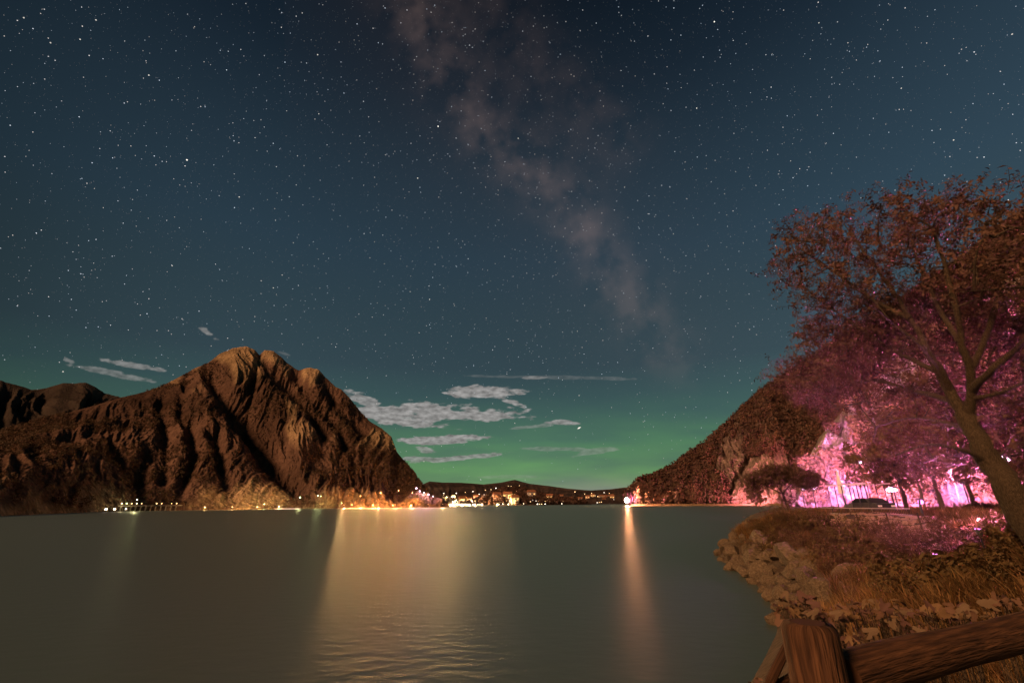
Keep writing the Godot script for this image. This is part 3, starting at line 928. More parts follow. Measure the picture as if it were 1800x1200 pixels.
func shore() -> void:
	for q in [[-16, 14], [-8, 3], [-2.8, -1.8], [0.2, -4.2], [3.0, -8], [5.2, -12.5], [7.1, -15.2], [9.0, -18], [10.6, -21], [12.3, -25.4], [13.6, -29], [14.6, -32.6], [15.6, -37.6], [17.6, -43], [27, -60], [36, -80], [62, -130], [110, -210], [190, -330]]:
		coast.append(Vector2(q[0], q[1]))
	coast_polygon = coast.duplicate()
	coast_polygon.append_array([Vector2(420, -520), Vector2(700, -300), Vector2(600, 200), Vector2(0, 90)])
	var nu := 300; var nv := 230
	var P := PackedVector3Array()
	var C := PackedColorArray()
	for j in nv:
		var r := 0.5 * pow(700.0, float(j) / (nv - 1))
		for i in nu:
			var az := deg_to_rad(lerpf(-40, 100, float(i) / (nu - 1)))
			var p := Vector3(sin(az) * r, 0, -cos(az) * r)
			p.y = land_height(p.x, p.z)
			P.append(p)
			var k := fine.get_noise_2d(p.x * 14, p.z * 14) * 0.5 + 0.5
			C.append(Color(0.085, 0.06, 0.036).lerp(Color(0.14, 0.10, 0.058), k))
	structure("ground", sheet(P, C, nu, nv), M.soil)
	# sandy path on the flat behind the bank
	nu = 30; nv = 16
	P = PackedVector3Array()
	var none := PackedColorArray()
	for j in nv:
		for i in nu:
			var az := azel(lerpf(1452, 1660, float(i) / (nu - 1)), 900).x
			var r := lerpf(22.5, 52, float(j) / (nv - 1)) + fine.get_noise_2d(i * 9.0, j * 9.0) * 2.5
			var p := ground(Vector3(sin(az) * r, 0, -cos(az) * r))
			p.y += 0.05
			P.append(p)
	structure("path", sheet(P, none, nu, nv), M.sand)
	# ---- boulders along the water: photo x, y, width in photo pixels, height share, pale?
	var shapes := []
	for k in 6: shapes.append(stone(70 + k))
	var spots := [[1289, 980, 34, .7, 0], [1286, 1003, 30, .6, 0], [1306, 998, 26, .8, 1], [1330, 986, 58, .45, 0], [1316, 1013, 34, .7, 1], [1344, 1012, 42, .7, 1], [1335, 962, 66, .5, 0], [1395, 990, 64, .6, 0], [1358, 1030, 24, .6, 1], [1372, 1024, 26, .7, 1], [1388, 1018, 24, .7, 1], [1404, 1014, 22, .8, 1],
		[1420, 1024, 24, .8, 1], [1386, 1042, 30, .6, 1], [1408, 1040, 26, .7, 1], [1428, 1036, 22, .9, 1], [1424, 1052, 24, .7, 1], [1448, 1052, 52, .75, 1], [1470, 1036, 18, .8, 1], [1484, 1046, 26, 1.0, 1], [1506, 1024, 62, .6, 0], [1462, 1022, 26, .6, 0], [1400, 1062, 34, .6, 1], [1380, 1056, 24, .6, 1],
		[1434, 1004, 40, .6, 0], [1530, 1046, 34, .7, 1], [1556, 1060, 40, .6, 0], [1412, 1080, 34, .6, 1], [1450, 1082, 34, .6, 0], [1478, 1070, 30, .7, 1], [1300, 962, 26, .6, 0], [1360, 1004, 22, .6, 0], [1372, 1072, 26, .6, 0], [1362, 1048, 22, .6, 0]]
	for s in spots:
		var p := on_land(s[0], s[1])
		var wide: float = s[2] / FOCAL * (p - EYE).dot(cam_forward) * 0.98
		var o := obj("boulder", shapes[rng.randi() % 6], M.stone)
		var big := "large" if s[2] > 50 else ("small" if s[2] < 27 else "middling")
		tag(o, "%s broken boulder %s" % [big, "in the rock armour at the water's edge" if s[4] else "under the shrubs at the headland's tip"], "boulder", "%s boulders %s" % [big, "of the rock armour" if s[4] else "under the shrubs"])
		o.position = p + Vector3(0, wide * s[3] * 0.12, 0)
		o.basis = Basis.from_euler(Vector3(rng.randf_range(-0.3, 0.3), rng.randf() * TAU, rng.randf_range(-0.3, 0.3))).scaled_local(Vector3(wide, wide * s[3] * 1.25, wide * 0.95))
	small_stones(shapes)


func small_stones(shapes: Array) -> void:
	for k in 70:
		var f := rng.randf() * 6.0
		var a: Vector2 = coast[7 + int(f)]; var b: Vector2 = coast[8 + int(f)]
		var p := a.lerp(b, f - int(f))
		var inland := Vector2(-(b - a).y, (b - a).x).normalized()
		if inland.x < 0: inland = -inland
		var off := rng.randf_range(-0.25, 2.6)
		p += inland * off
		var w := rng.randf_range(0.4, 1.05)
		var o := obj("boulder", shapes[rng.randi() % shapes.size()], M.stone)
		tag(o, "angular stone at the waterline of the rock armour" if off < 0.6 else "angular stone wedged high in the rock armour", "boulder", "angular waterline stones" if off < 0.6 else "angular upper stones")
		o.position = ground(Vector3(p.x, 0, p.y)) + Vector3(0, w * 0.12, 0)
		o.basis = Basis.from_euler(Vector3(rng.randf() * 0.6, rng.randf() * TAU, rng.randf() * 0.6)).scaled_local(Vector3(w, w * rng.randf_range(0.6, 0.95), w * rng.randf_range(0.7, 1.2)))

func far_lights() -> void:
	var zoomed := [[710, 303], [730, 305], [790, 300], [620, 318], [585, 328], [545, 332], [455, 342], [400, 348], [500, 362], [535, 365], [552, 362], [245, 355], [335, 355], [1190, 345], [1260, 360], [1310, 355], [1335, 372], [1355, 378], [1400, 350], [1438, 355], [697, 370], [712, 388], [640, 383], [660, 385], [770, 340], [785, 345], [800, 348], [815, 352], [850, 358], [830, 365],
		[760, 405], [820, 430], [835, 400], [850, 408], [870, 415], [885, 405], [910, 410], [925, 412], [935, 405], [950, 410], [975, 412], [990, 408], [1010, 412], [1040, 410], [1055, 408], [1070, 412], [1085, 410], [1105, 412], [1125, 415], [1020, 378], [1040, 376], [1060, 378], [1080, 380], [1215, 410], [630, 440], [642, 438], [710, 445], [670, 432], [520, 445], [505, 450],
		[290, 445], [300, 440], [315, 445], [330, 440], [345, 445], [360, 442], [375, 446], [390, 440], [405, 446], [335, 405], [370, 385], [400, 400], [420, 405], [435, 408], [450, 412], [470, 410], [480, 412], [300, 380], [320, 378], [280, 380], [265, 382], [245, 365], [1350, 422], [1365, 420], [1380, 418], [1410, 408], [1425, 405], [1440, 408], [1455, 402], [1470, 400], [1490, 395], [1505, 400],
		[1520, 395], [920, 440], [935, 435], [950, 438], [975, 435], [1095, 430], [1110, 428], [1240, 425], [325, 412], [345, 416], [310, 418], [455, 446], [470, 448], [490, 445], [430, 448], [415, 444], [298, 449], [337, 449], [384, 449]]
	for k in zoomed.size():
		var x: float = 720 + zoomed[k][0] * 0.24444
		var y: float = 780 + zoomed[k][1] * 0.24444
		var foot: Vector3
		var label: String; var group: String
		var on_dome: bool = zoomed[k][0] > 560 and zoomed[k][0] < 1130 and zoomed[k][1] > 330
		if zoomed[k][1] >= 428:
			var d := ray(x, y); d.y = 0
			foot = EYE + d.normalized() * (1085.0 if x < 990 else 1330.0); foot.y = 0.3
			label = "glowing lamp on the far waterfront beside the lake"; group = "waterfront lamps of the far town"
		elif on_dome:
			foot = on_hill("dome", x, y + 3); label = "glowing lamp on the dark domed hill by the far town"; group = "lamps on the domed hill"
		elif zoomed[k][0] > 1150:
			foot = on_hill("far", x, y + 3); label = "glowing lamp on the far shore between domed hill and wooded mountain"; group = "lamps on the far shore"
		else:
			foot = on_hill("far", x, y + 3); label = "glowing lamp on the far ridge slope above the town"; group = "lamps on the ridge slope"
		var far := Vector2(foot.x, foot.z).length()
		var big: bool = k in [13, 21, 58]
		var size := far / 1000.0 * rng.randf_range(0.55, 0.95) * (1.7 if big else 1.0) * (1.25 if zoomed[k][1] >= 428 else 1.0)
		var warm := rng.randf() < 0.66
		var gold: bool = (k >= 54 and k % 2 == 0 and x < 905)
		far_lamp(x, y, foot, size, M.warm_glow if warm else M.white_glow, label, group, 8000.0 if gold else 0.0, lin(1.0, 0.6, 0.24))
	for k in 26:
		var x := rng.randf_range(790, 1085)
		var y := rng.randf_range(873, 884)
		var foot := on_hill("dome", x, y) if x > 862 and x < 985 else on_hill("far", x, y)
		var walls := mat("plaster_%d" % k, rng.randf_range(0.35, 0.6), rng.randf_range(0.32, 0.46), rng.randf_range(0.26, 0.38))
		house(foot, rng.randf_range(11, 20), rng.randf_range(6, 13), rng.randf_range(-0.5, 0.5), walls, "pale gabled house of the lamp-lit town across the lake", true)
	# lamps round the foot of the big mountain
	var dd: Dictionary = hills["mountain"]
	var foot_at := func(x: float, off: float) -> Vector3:
		var az := azel(x, 890).x
		return Vector3(sin(az), 0, -cos(az)) * (interp(dd.az, dd.near, az) - off)
	for q in [[187, 903, 0.9], [202, 903, 0.8], [222, 901, 0.6]]:
		far_lamp(q[0], q[1], foot_at.call(q[0], 14), q[2], M.white_glow, "white lamp at the waterline of the big mountain", "white lamps at the mountain's waterline")
	var gallery := thing("road_gallery", "long concrete road gallery at the foot of the big mountain", "gallery")
	for k in 12:
		var x := 212.0 + k * 8.8
		var p: Vector3 = foot_at.call(x, 7)
		var nx: Vector3 = foot_at.call(x + 8.8, 7)
		var along := nx - p
		var turn := Basis(Vector3.UP, atan2(-along.z, along.x))
		var b := Builder.new()
		b.box((p + nx) / 2 + Vector3(0, 4.4, 0), Vector3(along.length() + 0.1, 0.7, 4.0), turn)
		obj("roof_slab", b.mesh(), M.concrete, gallery)
		b = Builder.new()
		b.box(p + Vector3(0, 1.5, 0), Vector3(0.7, 5.0, 0.7), turn)
		obj("column", b.mesh(), M.concrete, gallery)
		if k in [0, 1, 2, 3, 4, 7, 8, 10, 11]:
			far_lamp(x, 887.0, p + Vector3(0, 4.2, 0), rng.randf_range(0.4, 0.62), M.green_glow if k % 4 == 1 else M.warm_glow, "small lamp on the roof of the road gallery", "lamps along the road gallery", 60.0 if k % 3 == 0 else 0.0, lin(1, 0.8, 0.4))
	for q in [[239, 878, 0.5], [526, 877, 1.0], [558, 871, 0.8], [563, 872, 0.6], [463, 886, 0.6], [600, 884, 0.4]]:
		far_lamp(q[0], q[1], on_hill("mountain", q[0], q[1] + 5) - Vector3(sin(azel(q[0], 880).x), 0, -cos(azel(q[0], 880).x)) * 16.0, q[2], M.green_glow, "greenish lamp among the rocks low on the big mountain", "greenish lamps on the big mountain", 160.0, lin(0.9, 1.0, 0.4))
	for q in [[735, 858, 1.1], [741, 863, 0.9], [748, 866, 0.7], [756, 869, 0.9], [764, 872, 0.6]]:
		far_lamp(q[0], q[1], on_hill("mountain", q[0], q[1] + 4) - Vector3(0, 0, -14), q[2], M.pink_glow, "pinkish white lamp on the end spur of the big mountain", "pinkish lamps on the mountain spur", 220.0, lin(1.0, 0.5, 0.75))
	for q in [[618, 887, 700], [655, 888, 1500], [690, 888, 2000], [722, 888, 1700]]:
		far_lamp(q[0], q[1], foot_at.call(q[0], 16) + Vector3(0, 0.5, 0), 0.5, M.orange_glow, "orange lamp on the shore lighting the red cliff", "orange lamps under the red cliff", q[2], lin(1.0, 0.3, 0.07))
	for q in [[632, 872, 450], [668, 866, 800], [700, 862, 1000], [724, 866, 700]]:
		far_lamp(q[0], q[1], on_hill("mountain", q[0], q[1] + 8) - Vector3(sin(azel(q[0], 880).x), 0, -cos(azel(q[0], 880).x)) * 22.0, 0.35, M.orange_glow, "small orange lamp on a tall pole among the red cliffs", "orange lamps among the red cliffs", q[2], lin(1.0, 0.3, 0.07))
	# floodlights on the shore road that face the lake
	for q in [[604, 889], [634, 889], [664, 889], [694, 889], [724, 889], [752, 889], [778, 889]]:
		var foot: Vector3 = foot_at.call(q[0], 15) + Vector3(0, 0.5, 0)
		var out := (EYE - foot).normalized()
		road_lamp(foot + Vector3(0, 3.2, 0), foot.y, M.warm_glow, Vector3(0.5, 0.4, 0.4), lin(1.0, 0.55, 0.2), 13000.0, "amber floodlight on the shore road, turned to the lake", out, 0.4, true)
	for q in [[408, 892, 420], [452, 892, 650], [490, 892, 560], [360, 893, 240]]:
		far_lamp(q[0], q[1], foot_at.call(q[0], 20) + Vector3(0, 0.5, 0), 0.45, M.warm_glow, "amber lamp on the shore lighting the low pale cliffs", "amber lamps under the pale cliffs", q[2], lin(1.0, 0.52, 0.18))
	# lit landing stage
	var jetty := thing("landing_stage", "low landing stage with a pale pink light strip under the mountain", "jetty")
	var a: Vector3 = foot_at.call(482, 26); var z: Vector3 = foot_at.call(528, 26)
	var al := z - a
	var tb := Basis(Vector3.UP, atan2(-al.z, al.x))
	var b2 := Builder.new()
	b2.box((a + z) / 2 + Vector3(0, 0.5, 0), Vector3(al.length(), 0.5, 5), tb)
	obj("deck", b2.mesh(), M.concrete, jetty)
	b2 = Builder.new()
	b2.box((a + z) / 2 + Vector3(0, 0.3, 0) + tb * Vector3(0, 0, 2.6), Vector3(al.length() * 0.96, 0.7, 0.12), tb)
	obj("light_strip", b2.mesh(), glow("strip_glow", lin(1, 0.6, 0.5), 0.9), jetty)
	# the bright lamp at the tip of the wooded mountain
	var hp := at_range(1102, 879, 632)
	var o := thing("harbour_lamp", "dazzling white harbour lamp at the tip of the wooded mountain", "lamp", Vector3(hp.x, 0, hp.z))
	b2 = Builder.new()
	b2.tube([Vector3(0, -2, 0), Vector3(0, 0.8, 0)], [2.2, 2.0], 12)
	obj("base", b2.mesh(), M.concrete, o)
	b2 = Builder.new()
	b2.tube([Vector3(0, 0.6, 0), Vector3(0, hp.y - 1.6, 0)], [0.35, 0.25], 8)
	obj("pole", b2.mesh(), M.iron, o)
	b2 = Builder.new()
	b2.sphere(Vector3(0, hp.y, 0), Vector3(3.0, 3.0, 3.0), 16, 12)
	obj("lamp_head", b2.mesh(), M.harbour_glow, o)
	lamp_light(Vector3(0, hp.y, 0) + (EYE - hp).normalized() * 4.7, lin(1.0, 0.4, 0.17), 16000.0, 1.6, o)
	flood_light(Vector3(4.0, hp.y + 2.5, -1.0), Vector3(0.7, 0.1, -0.5), lin(1.0, 0.2, 0.5), 5000.0, 1.0, o)

func middle_ground() -> void:
	# rock slope behind the road
	hill_shape("slope", [[1388, 888, 150, 134], [1402, 866, 152, 132], [1416, 820, 160, 130], [1440, 770, 165, 128], [1500, 705, 180, 126], [1560, 650, 195, 125], [1650, 585, 210, 124], [1750, 505, 225, 120], [1850, 445, 235, 116], [2000, 410, 240, 110], [2300, 420, 240, 110]], 2.5, 0.8)
	make_hill("rock_slope", "slope", 320, 170, {"rib": 4.0, "bump": 3.0, "grain": 50.0, "scrub": Color(0.10, 0.075, 0.06), "rock": Color(0.32, 0.26, 0.23), "rockiness": 0.30})
	wood("scrub_slope", "slope", 1500, 4.2, clump(9, 90), M.pale_leaf, 0.3, 0.22)
	var pink := lin(1.0, 0.25, 0.78)
	# lamps: photo x, y, metres away, energy
	for q in [[1568, 861, 66, 260, "pink floodlight on a pole beside the shelter on the flat", 1.2, 0.42], [1432, 857, 94, 8500, "pink road lamp in front of the pale rock slope", 0.8, 0.5], [1413, 859, 98, 500, "smaller pink road lamp beside the umbrella-shaped tree", 0.55, 0.4], [1619, 882, 44, 14, "low magenta lamp by the end of the sandy path", 0.35, 0.3], [1816, 745, 88, 9500, "tall pink road lamp behind the big leaning tree", 0.8, 0.5], [1512, 812, 96, 9000, "high pink lamp standing before the rock slope", 0.5, 0.4],
		[1768, 806, 27, 120, "pink lamp on a pole behind the leaning trunk", 0.3, 0.25], [1680, 806, 84, 9000, "pink lamp among the trees behind the flat", 0.5, 0.4]]:
		var head := at_range(q[0], q[1], q[2])
		road_lamp(head, ground(head).y, M.magenta_glow if q[0] == 1619 else M.pink_glow, Vector3(q[5], q[6], q[6]), lin(1.0, 0.12, 0.75) if q[0] == 1619 else pink, q[3], q[4], (Vector3(0.87, 0, -0.5) if q[0] < 1450 else Vector3(0.75, 0, -0.7)) if q[0] < 1800 else Vector3(0.75, 0, -0.65), 0.3, q[2] > 75)
	var beside := Vector3(14.0, 7.5, -9.5)
	road_lamp(beside, ground(beside).y, M.pink_glow, Vector3(0.5, 0.3, 0.3), pink, 260.0, "pink road lamp on the mound beyond the leaning tree", Vector3(-0.62, 0.25, -0.2), 0.25, true)
	for q in [[1622, 897, 16.5, 95.0, "pink spotlight in the grass below the wide crown", Vector3(0.0, 1.0, -0.05)], [1712, 905, 12.6, 45.0, "pink spotlight at the foot of the leaning trunk", Vector3(-0.1, 1.0, -0.25)]]:
		var spot := ground(at_range(q[0], q[1], q[2]))
		var so := thing("ground_spotlight", q[4], "lamp", spot)
		var sb := Builder.new()
		sb.tube([Vector3(0, -0.1, 0), Vector3(0, 0.85, 0)], [0.012, 0.012], 8)
		obj("stake", sb.mesh(), M.iron, so)
		sb = Builder.new()
		sb.tube([Vector3(0, 0.8, 0), Vector3(0, 0.84, 0), Vector3(0, 0.92, 0)], [0.03, 0.05, 0.055], 12)
		obj("housing", sb.mesh(), M.iron, so)
		sb = Builder.new()
		sb.tube([Vector3(0, 0.922, 0), Vector3(0, 0.935, 0)], [0.048, 0.045], 12)
		obj("lamp_glass", sb.mesh(), M.magenta_glow, so)
		flood_light(Vector3(0, 1.02, 0), q[5], pink, q[3], 0.06, so, 62.0)
	var far_pink := at_range(1322, 868, 582)
	road_lamp(far_pink, 0.5, M.pink_glow, Vector3(0.8, 0.6, 0.6), lin(1.0, 0.22, 0.3), 18000.0, "pink lamp on the lake road under the cracked cliff", Vector3(0.4, 0, -1), 0.3, true)
	var far_orange := at_range(1398, 862, 440)
	road_lamp(far_orange, 0.5, M.orange_glow, Vector3(0.9, 0.7, 0.7), lin(1.0, 0.36, 0.14), 14000.0, "orange lamp on the lake road behind the umbrella-shaped tree", Vector3(0.45, 0, -1), 0.3, true)
	var red := at_range(1786, 857, 26)
	road_lamp(red, ground(red).y, M.red_glow, Vector3(0.14, 0.12, 0.12), lin(1, 0.15, 0.1), 0.6, "tiny red marker lamp behind the leaning trunk", Vector3(0, 0, 1))
	# shelter on posts, with a dark car under it
	var a := ground(at_range(1466, 905, 58)); var z := ground(at_range(1533, 905, 54))
	var o := thing("shelter", "open shelter of thin posts under a flat top beam", "shelter")
	var al := z - a
	var tb := Basis(Vector3.UP, atan2(-al.z, al.x))
	for k in 6:
		for side in [0.0, -2.6]:
			var b := Builder.new()
			var p: Vector3 = a.lerp(z, k / 5.0) + tb * Vector3(0, 0, side)
			b.tube([p - Vector3(0, 0.2, 0), p + Vector3(0, 2.75, 0)], [0.05, 0.05], 8)
			obj("post", b.mesh(), M.iron, o)
	for side in [0.0, -2.6]:
		var b := Builder.new()
		b.box((a + z) / 2 + Vector3(0, 2.8, 0) + tb * Vector3(0, 0, side), Vector3(al.length() + 0.3, 0.12, 0.1), tb)
		obj("beam", b.mesh(), M.plaster, o)
	parked_car(ground(a.lerp(z, 0.62) + tb * Vector3(0, 0, -1.4)) + Vector3(0, 0.06, 0), atan2(-al.z, al.x))
	# closed parasol
	var pp := ground(at_range(1477, 850, 64))
	var top := at_range(1476, 824, 64)
	o = thing("closed_parasol", "tall closed pale parasol standing before the rock slope", "parasol", pp)
	var b3 := Builder.new()
	b3.tube([Vector3(0, -0.1, 0), Vector3(0, top.y - pp.y, 0)], [0.04, 0.03], 8)
	obj("pole", b3.mesh(), M.iron, o)
	b3 = Builder.new()
	var hgt := top.y - pp.y
	b3.tube([Vector3(0, hgt - 2.6, 0), Vector3(0, hgt - 2.2, 0), Vector3(0, hgt - 1.0, 0), Vector3(0, hgt, 0)], [0.34, 0.36, 0.2, 0.03], 12, true, 0.12)
	obj("canopy", b3.mesh(), M.canvas, o)
	# railing at the back of the path and wire fence in front of it
	o = thing("railing", "low pale railing of thin pickets behind the sandy path", "railing")
	a = ground(at_range(1440, 905, 47)); z = ground(at_range(1604, 905, 43))
	al = z - a
	tb = Basis(Vector3.UP, atan2(-al.z, al.x))
	for h in [0.1, 0.5]:
		var b := Builder.new()
		b.box((a + z) / 2 + Vector3(0, h, 0), Vector3(al.length(), 0.05, 0.05), tb)
		obj("rail", b.mesh(), M.concrete, o)
	var pk := Builder.new()
	for k in 64: pk.box(a.lerp(z, k / 63.0) + Vector3(0, 0.26, 0), Vector3(0.03, 0.62, 0.03), tb)
	var pm := obj("pickets", pk.mesh(), M.bark, o)
	pm.set_meta("kind", "stuff")
	o = thing("wire_fence", "sagging wire fence with dark wooden posts along the sandy path", "fence")
	var tops := []
	for x in [1462, 1514, 1566, 1622]:
		var p := on_land(x, 931)
		p.y -= 0.05
		var b := Builder.new()
		var tip := p + Vector3(rng.randf_range(-0.06, 0.06), 0.95, 0)
		b.tube([p - Vector3(0, 0.2, 0), tip], [0.05, 0.042], 8)
		obj("post", b.mesh(), M.bark, o)
		tops.append([p, tip])
	for f in [0.35, 0.65, 0.92]:
		var b := Builder.new()
		var pts := []
		for k in tops.size():
			pts.append(tops[k][0].lerp(tops[k][1], f))
			if k < tops.size() - 1: pts.append((tops[k][0].lerp(tops[k][1], f) + tops[k + 1][0].lerp(tops[k + 1][1], f)) / 2 - Vector3(0, 0.06, 0))
		var rr := []
		for p in pts: rr.append(0.011)
		b.tube(pts, rr, 4, false)
		obj("wire", b.mesh(), M.iron, o)
	# trees behind the flat
	var sprigs := [sprig(201, 9, 0.9, 0.34, 0.2), sprig(202, 9, 0.8, 0.3, 0.18)]
	for q in [[1592, 56, 8.0, 3.2], [1655, 50, 8.5, 3.4], [1712, 62, 11.0, 4.2], [1770, 47, 8.0, 3.4], [1850, 52, 10.0, 4.0], [1625, 88, 14.0, 5.0], [1690, 92, 15.0, 5.0]]:
		var base := ground(at_range(q[0], 890, q[1]))
		o = thing("roadside_tree", {1592: "round pink-lit tree standing just beside the open shelter", 1770: "pink-lit tree just behind the leaning trunk", 1850: "leafy tree growing past the leaning trunk on the mound"}.get(q[0], "leafy roadside tree in pink lamplight behind the flat"), "tree", base, "roadside trees behind the flat")
		var hh: float = q[2]; var cr: float = q[3]
		var fork := base + Vector3(0, hh * 0.4, 0)
		var limbs := [[[base - Vector3(0, 0.3, 0), base + Vector3(0.1, hh * 0.2, 0), fork, fork + Vector3(0.2, hh * 0.35, 0.1)], 0.22, 0.06]]
		for k in 5:
			var an := k * 1.3 + rng.randf()
			limbs.append([[fork.lerp(base + Vector3(0, hh * 0.3, 0), rng.randf()), fork + Vector3(cos(an) * cr * 0.4, hh * 0.14, sin(an) * cr * 0.4), fork + Vector3(cos(an) * cr * 0.8, hh * rng.randf_range(0.15, 0.4), sin(an) * cr * 0.8)], 0.1, 0.03])
		var ends := []
		for k in 30:
			var dir := Vector3(rng.randfn(), rng.randfn(), rng.randfn()).normalized() * pow(rng.randf(), 0.45)
			ends.append(base + Vector3(0, hh * 0.66, 0) + dir * Vector3(cr, hh * 0.34, cr))
		tree(o, limbs, ends, sprigs, 13, cr * 0.3, M.bark, M.bush_leaf, 1.6)
	# the umbrella-shaped tree on the headland
	var ub := ground(at_range(1389, 905, 46))
	o = thing("umbrella_tree", "small umbrella-shaped tree with bare lower trunk on the headland", "tree", ub)
	var f1 := at_range(1376, 868, 46)
	var lm := [[[ub - Vector3(0, 0.2, 0), at_range(1384, 892, 46), f1, at_range(1362, 848, 46.3), at_range(1350, 838, 46.5)], 0.10, 0.03], [[at_range(1383, 888, 46), at_range(1374, 862, 45.6), at_range(1378, 838, 45.4)], 0.06, 0.02],
		[[f1, at_range(1345, 852, 45.5), at_range(1330, 842, 45.2)], 0.05, 0.02], [[f1, at_range(1392, 850, 46.8), at_range(1412, 842, 47.2)], 0.05, 0.02], [[at_range(1372, 860, 46), at_range(1370, 840, 47.5), at_range(1366, 832, 48.2)], 0.04, 0.02]]
	var ue := []
	for k in 150:
		var x := rng.randf_range(1318, 1436)
		var f := (x - 1377.0) / 60.0
		var y := lerpf(824.0 + 20.0 * f * f, 846.0 + 10.0 * absf(f), pow(rng.randf(), 1.3))
		if x < 1340 and rng.randf() < 0.6: y = rng.randf_range(836, 880)
		ue.append(at_range(x, y, 46 + rng.randf_range(-2.6, 2.6) * sqrt(maxf(0.0, 1.0 - f * f))))
	tree(o, lm, ue, [sprig(211, 10, 0.34, 0.12, 0.05), sprig(212, 10, 0.3, 0.12, 0.06)], 16, 0.55, M.bark, M.leaf)

func parked_car(where: Vector3, turn: float) -> void:
	var o := thing("parked_car", "dark parked car under the open shelter", "car", where)
	o.rotation.y = turn
	var side := [Vector2(-2.1, 0.35), Vector2(-2.12, 0.75), Vector2(-1.95, 0.92), Vector2(-1.1, 1.0), Vector2(-0.55, 1.42), Vector2(0.75, 1.45), Vector2(1.5, 1.02), Vector2(2.05, 0.95), Vector2(2.12, 0.6), Vector2(2.1, 0.35)]
	var b := Builder.new()
	for s in [-1.0, 1.0]:
		var poly := []
		for p in side: poly.append(Vector3(p.x, p.y, s * (0.86 if p.y < 1.1 else 0.72)))
		var fan := [Vector3(0, 0.6, s * 0.87)]
		for k in poly.size(): b.face([fan[0], poly[k], poly[(k + 1) % poly.size()]], Color.WHITE, Vector3(0, 0.1, s))
	for k in side.size():
		var p: Vector2 = side[k]; var q: Vector2 = side[(k + 1) % side.size()]
		var w0 := 0.86 if p.y < 1.1 else 0.72; var w1 := 0.86 if q.y < 1.1 else 0.72
		b.face([Vector3(p.x, p.y, -w0), Vector3(q.x, q.y, -w1), Vector3(q.x, q.y, w1), Vector3(p.x, p.y, w0)], Color.WHITE, Vector3((p.x + q.x) / 2, (p.y + q.y) / 2 - 0.7, 0))
	obj("body", b.mesh(), M.car_paint, o)
	for s in [-1.0, 1.0]:
		b = Builder.new()
		b.face([Vector3(-0.85, 1.06, s * 0.855), Vector3(-0.5, 1.36, s * 0.765), Vector3(0.68, 1.38, s * 0.765), Vector3(1.15, 1.06, s * 0.855)], Color.WHITE, Vector3(0, 0, s))
		obj("side_window", b.mesh(), M.dark_glass, o)
		for x in [-1.32, 1.32]:
			b = Builder.new()
			b.tube([Vector3(x, 0.32, s * 0.66), Vector3(x, 0.32, s * 0.88)], [0.32, 0.32], 16)
			var wh := obj("wheel", b.mesh(), M.rubber, o)
			b = Builder.new()
			b.tube([Vector3(x, 0.32, s * 0.87), Vector3(x, 0.32, s * 0.895)], [0.19, 0.18], 12)
			obj("rim", b.mesh(), M.concrete, wh)
	for z in [-0.6, 0.6]:
		b = Builder.new()
		b.box(Vector3(2.1, 0.75, z), Vector3(0.06, 0.14, 0.34))
		obj("headlight", b.mesh(), M.canvas, o)

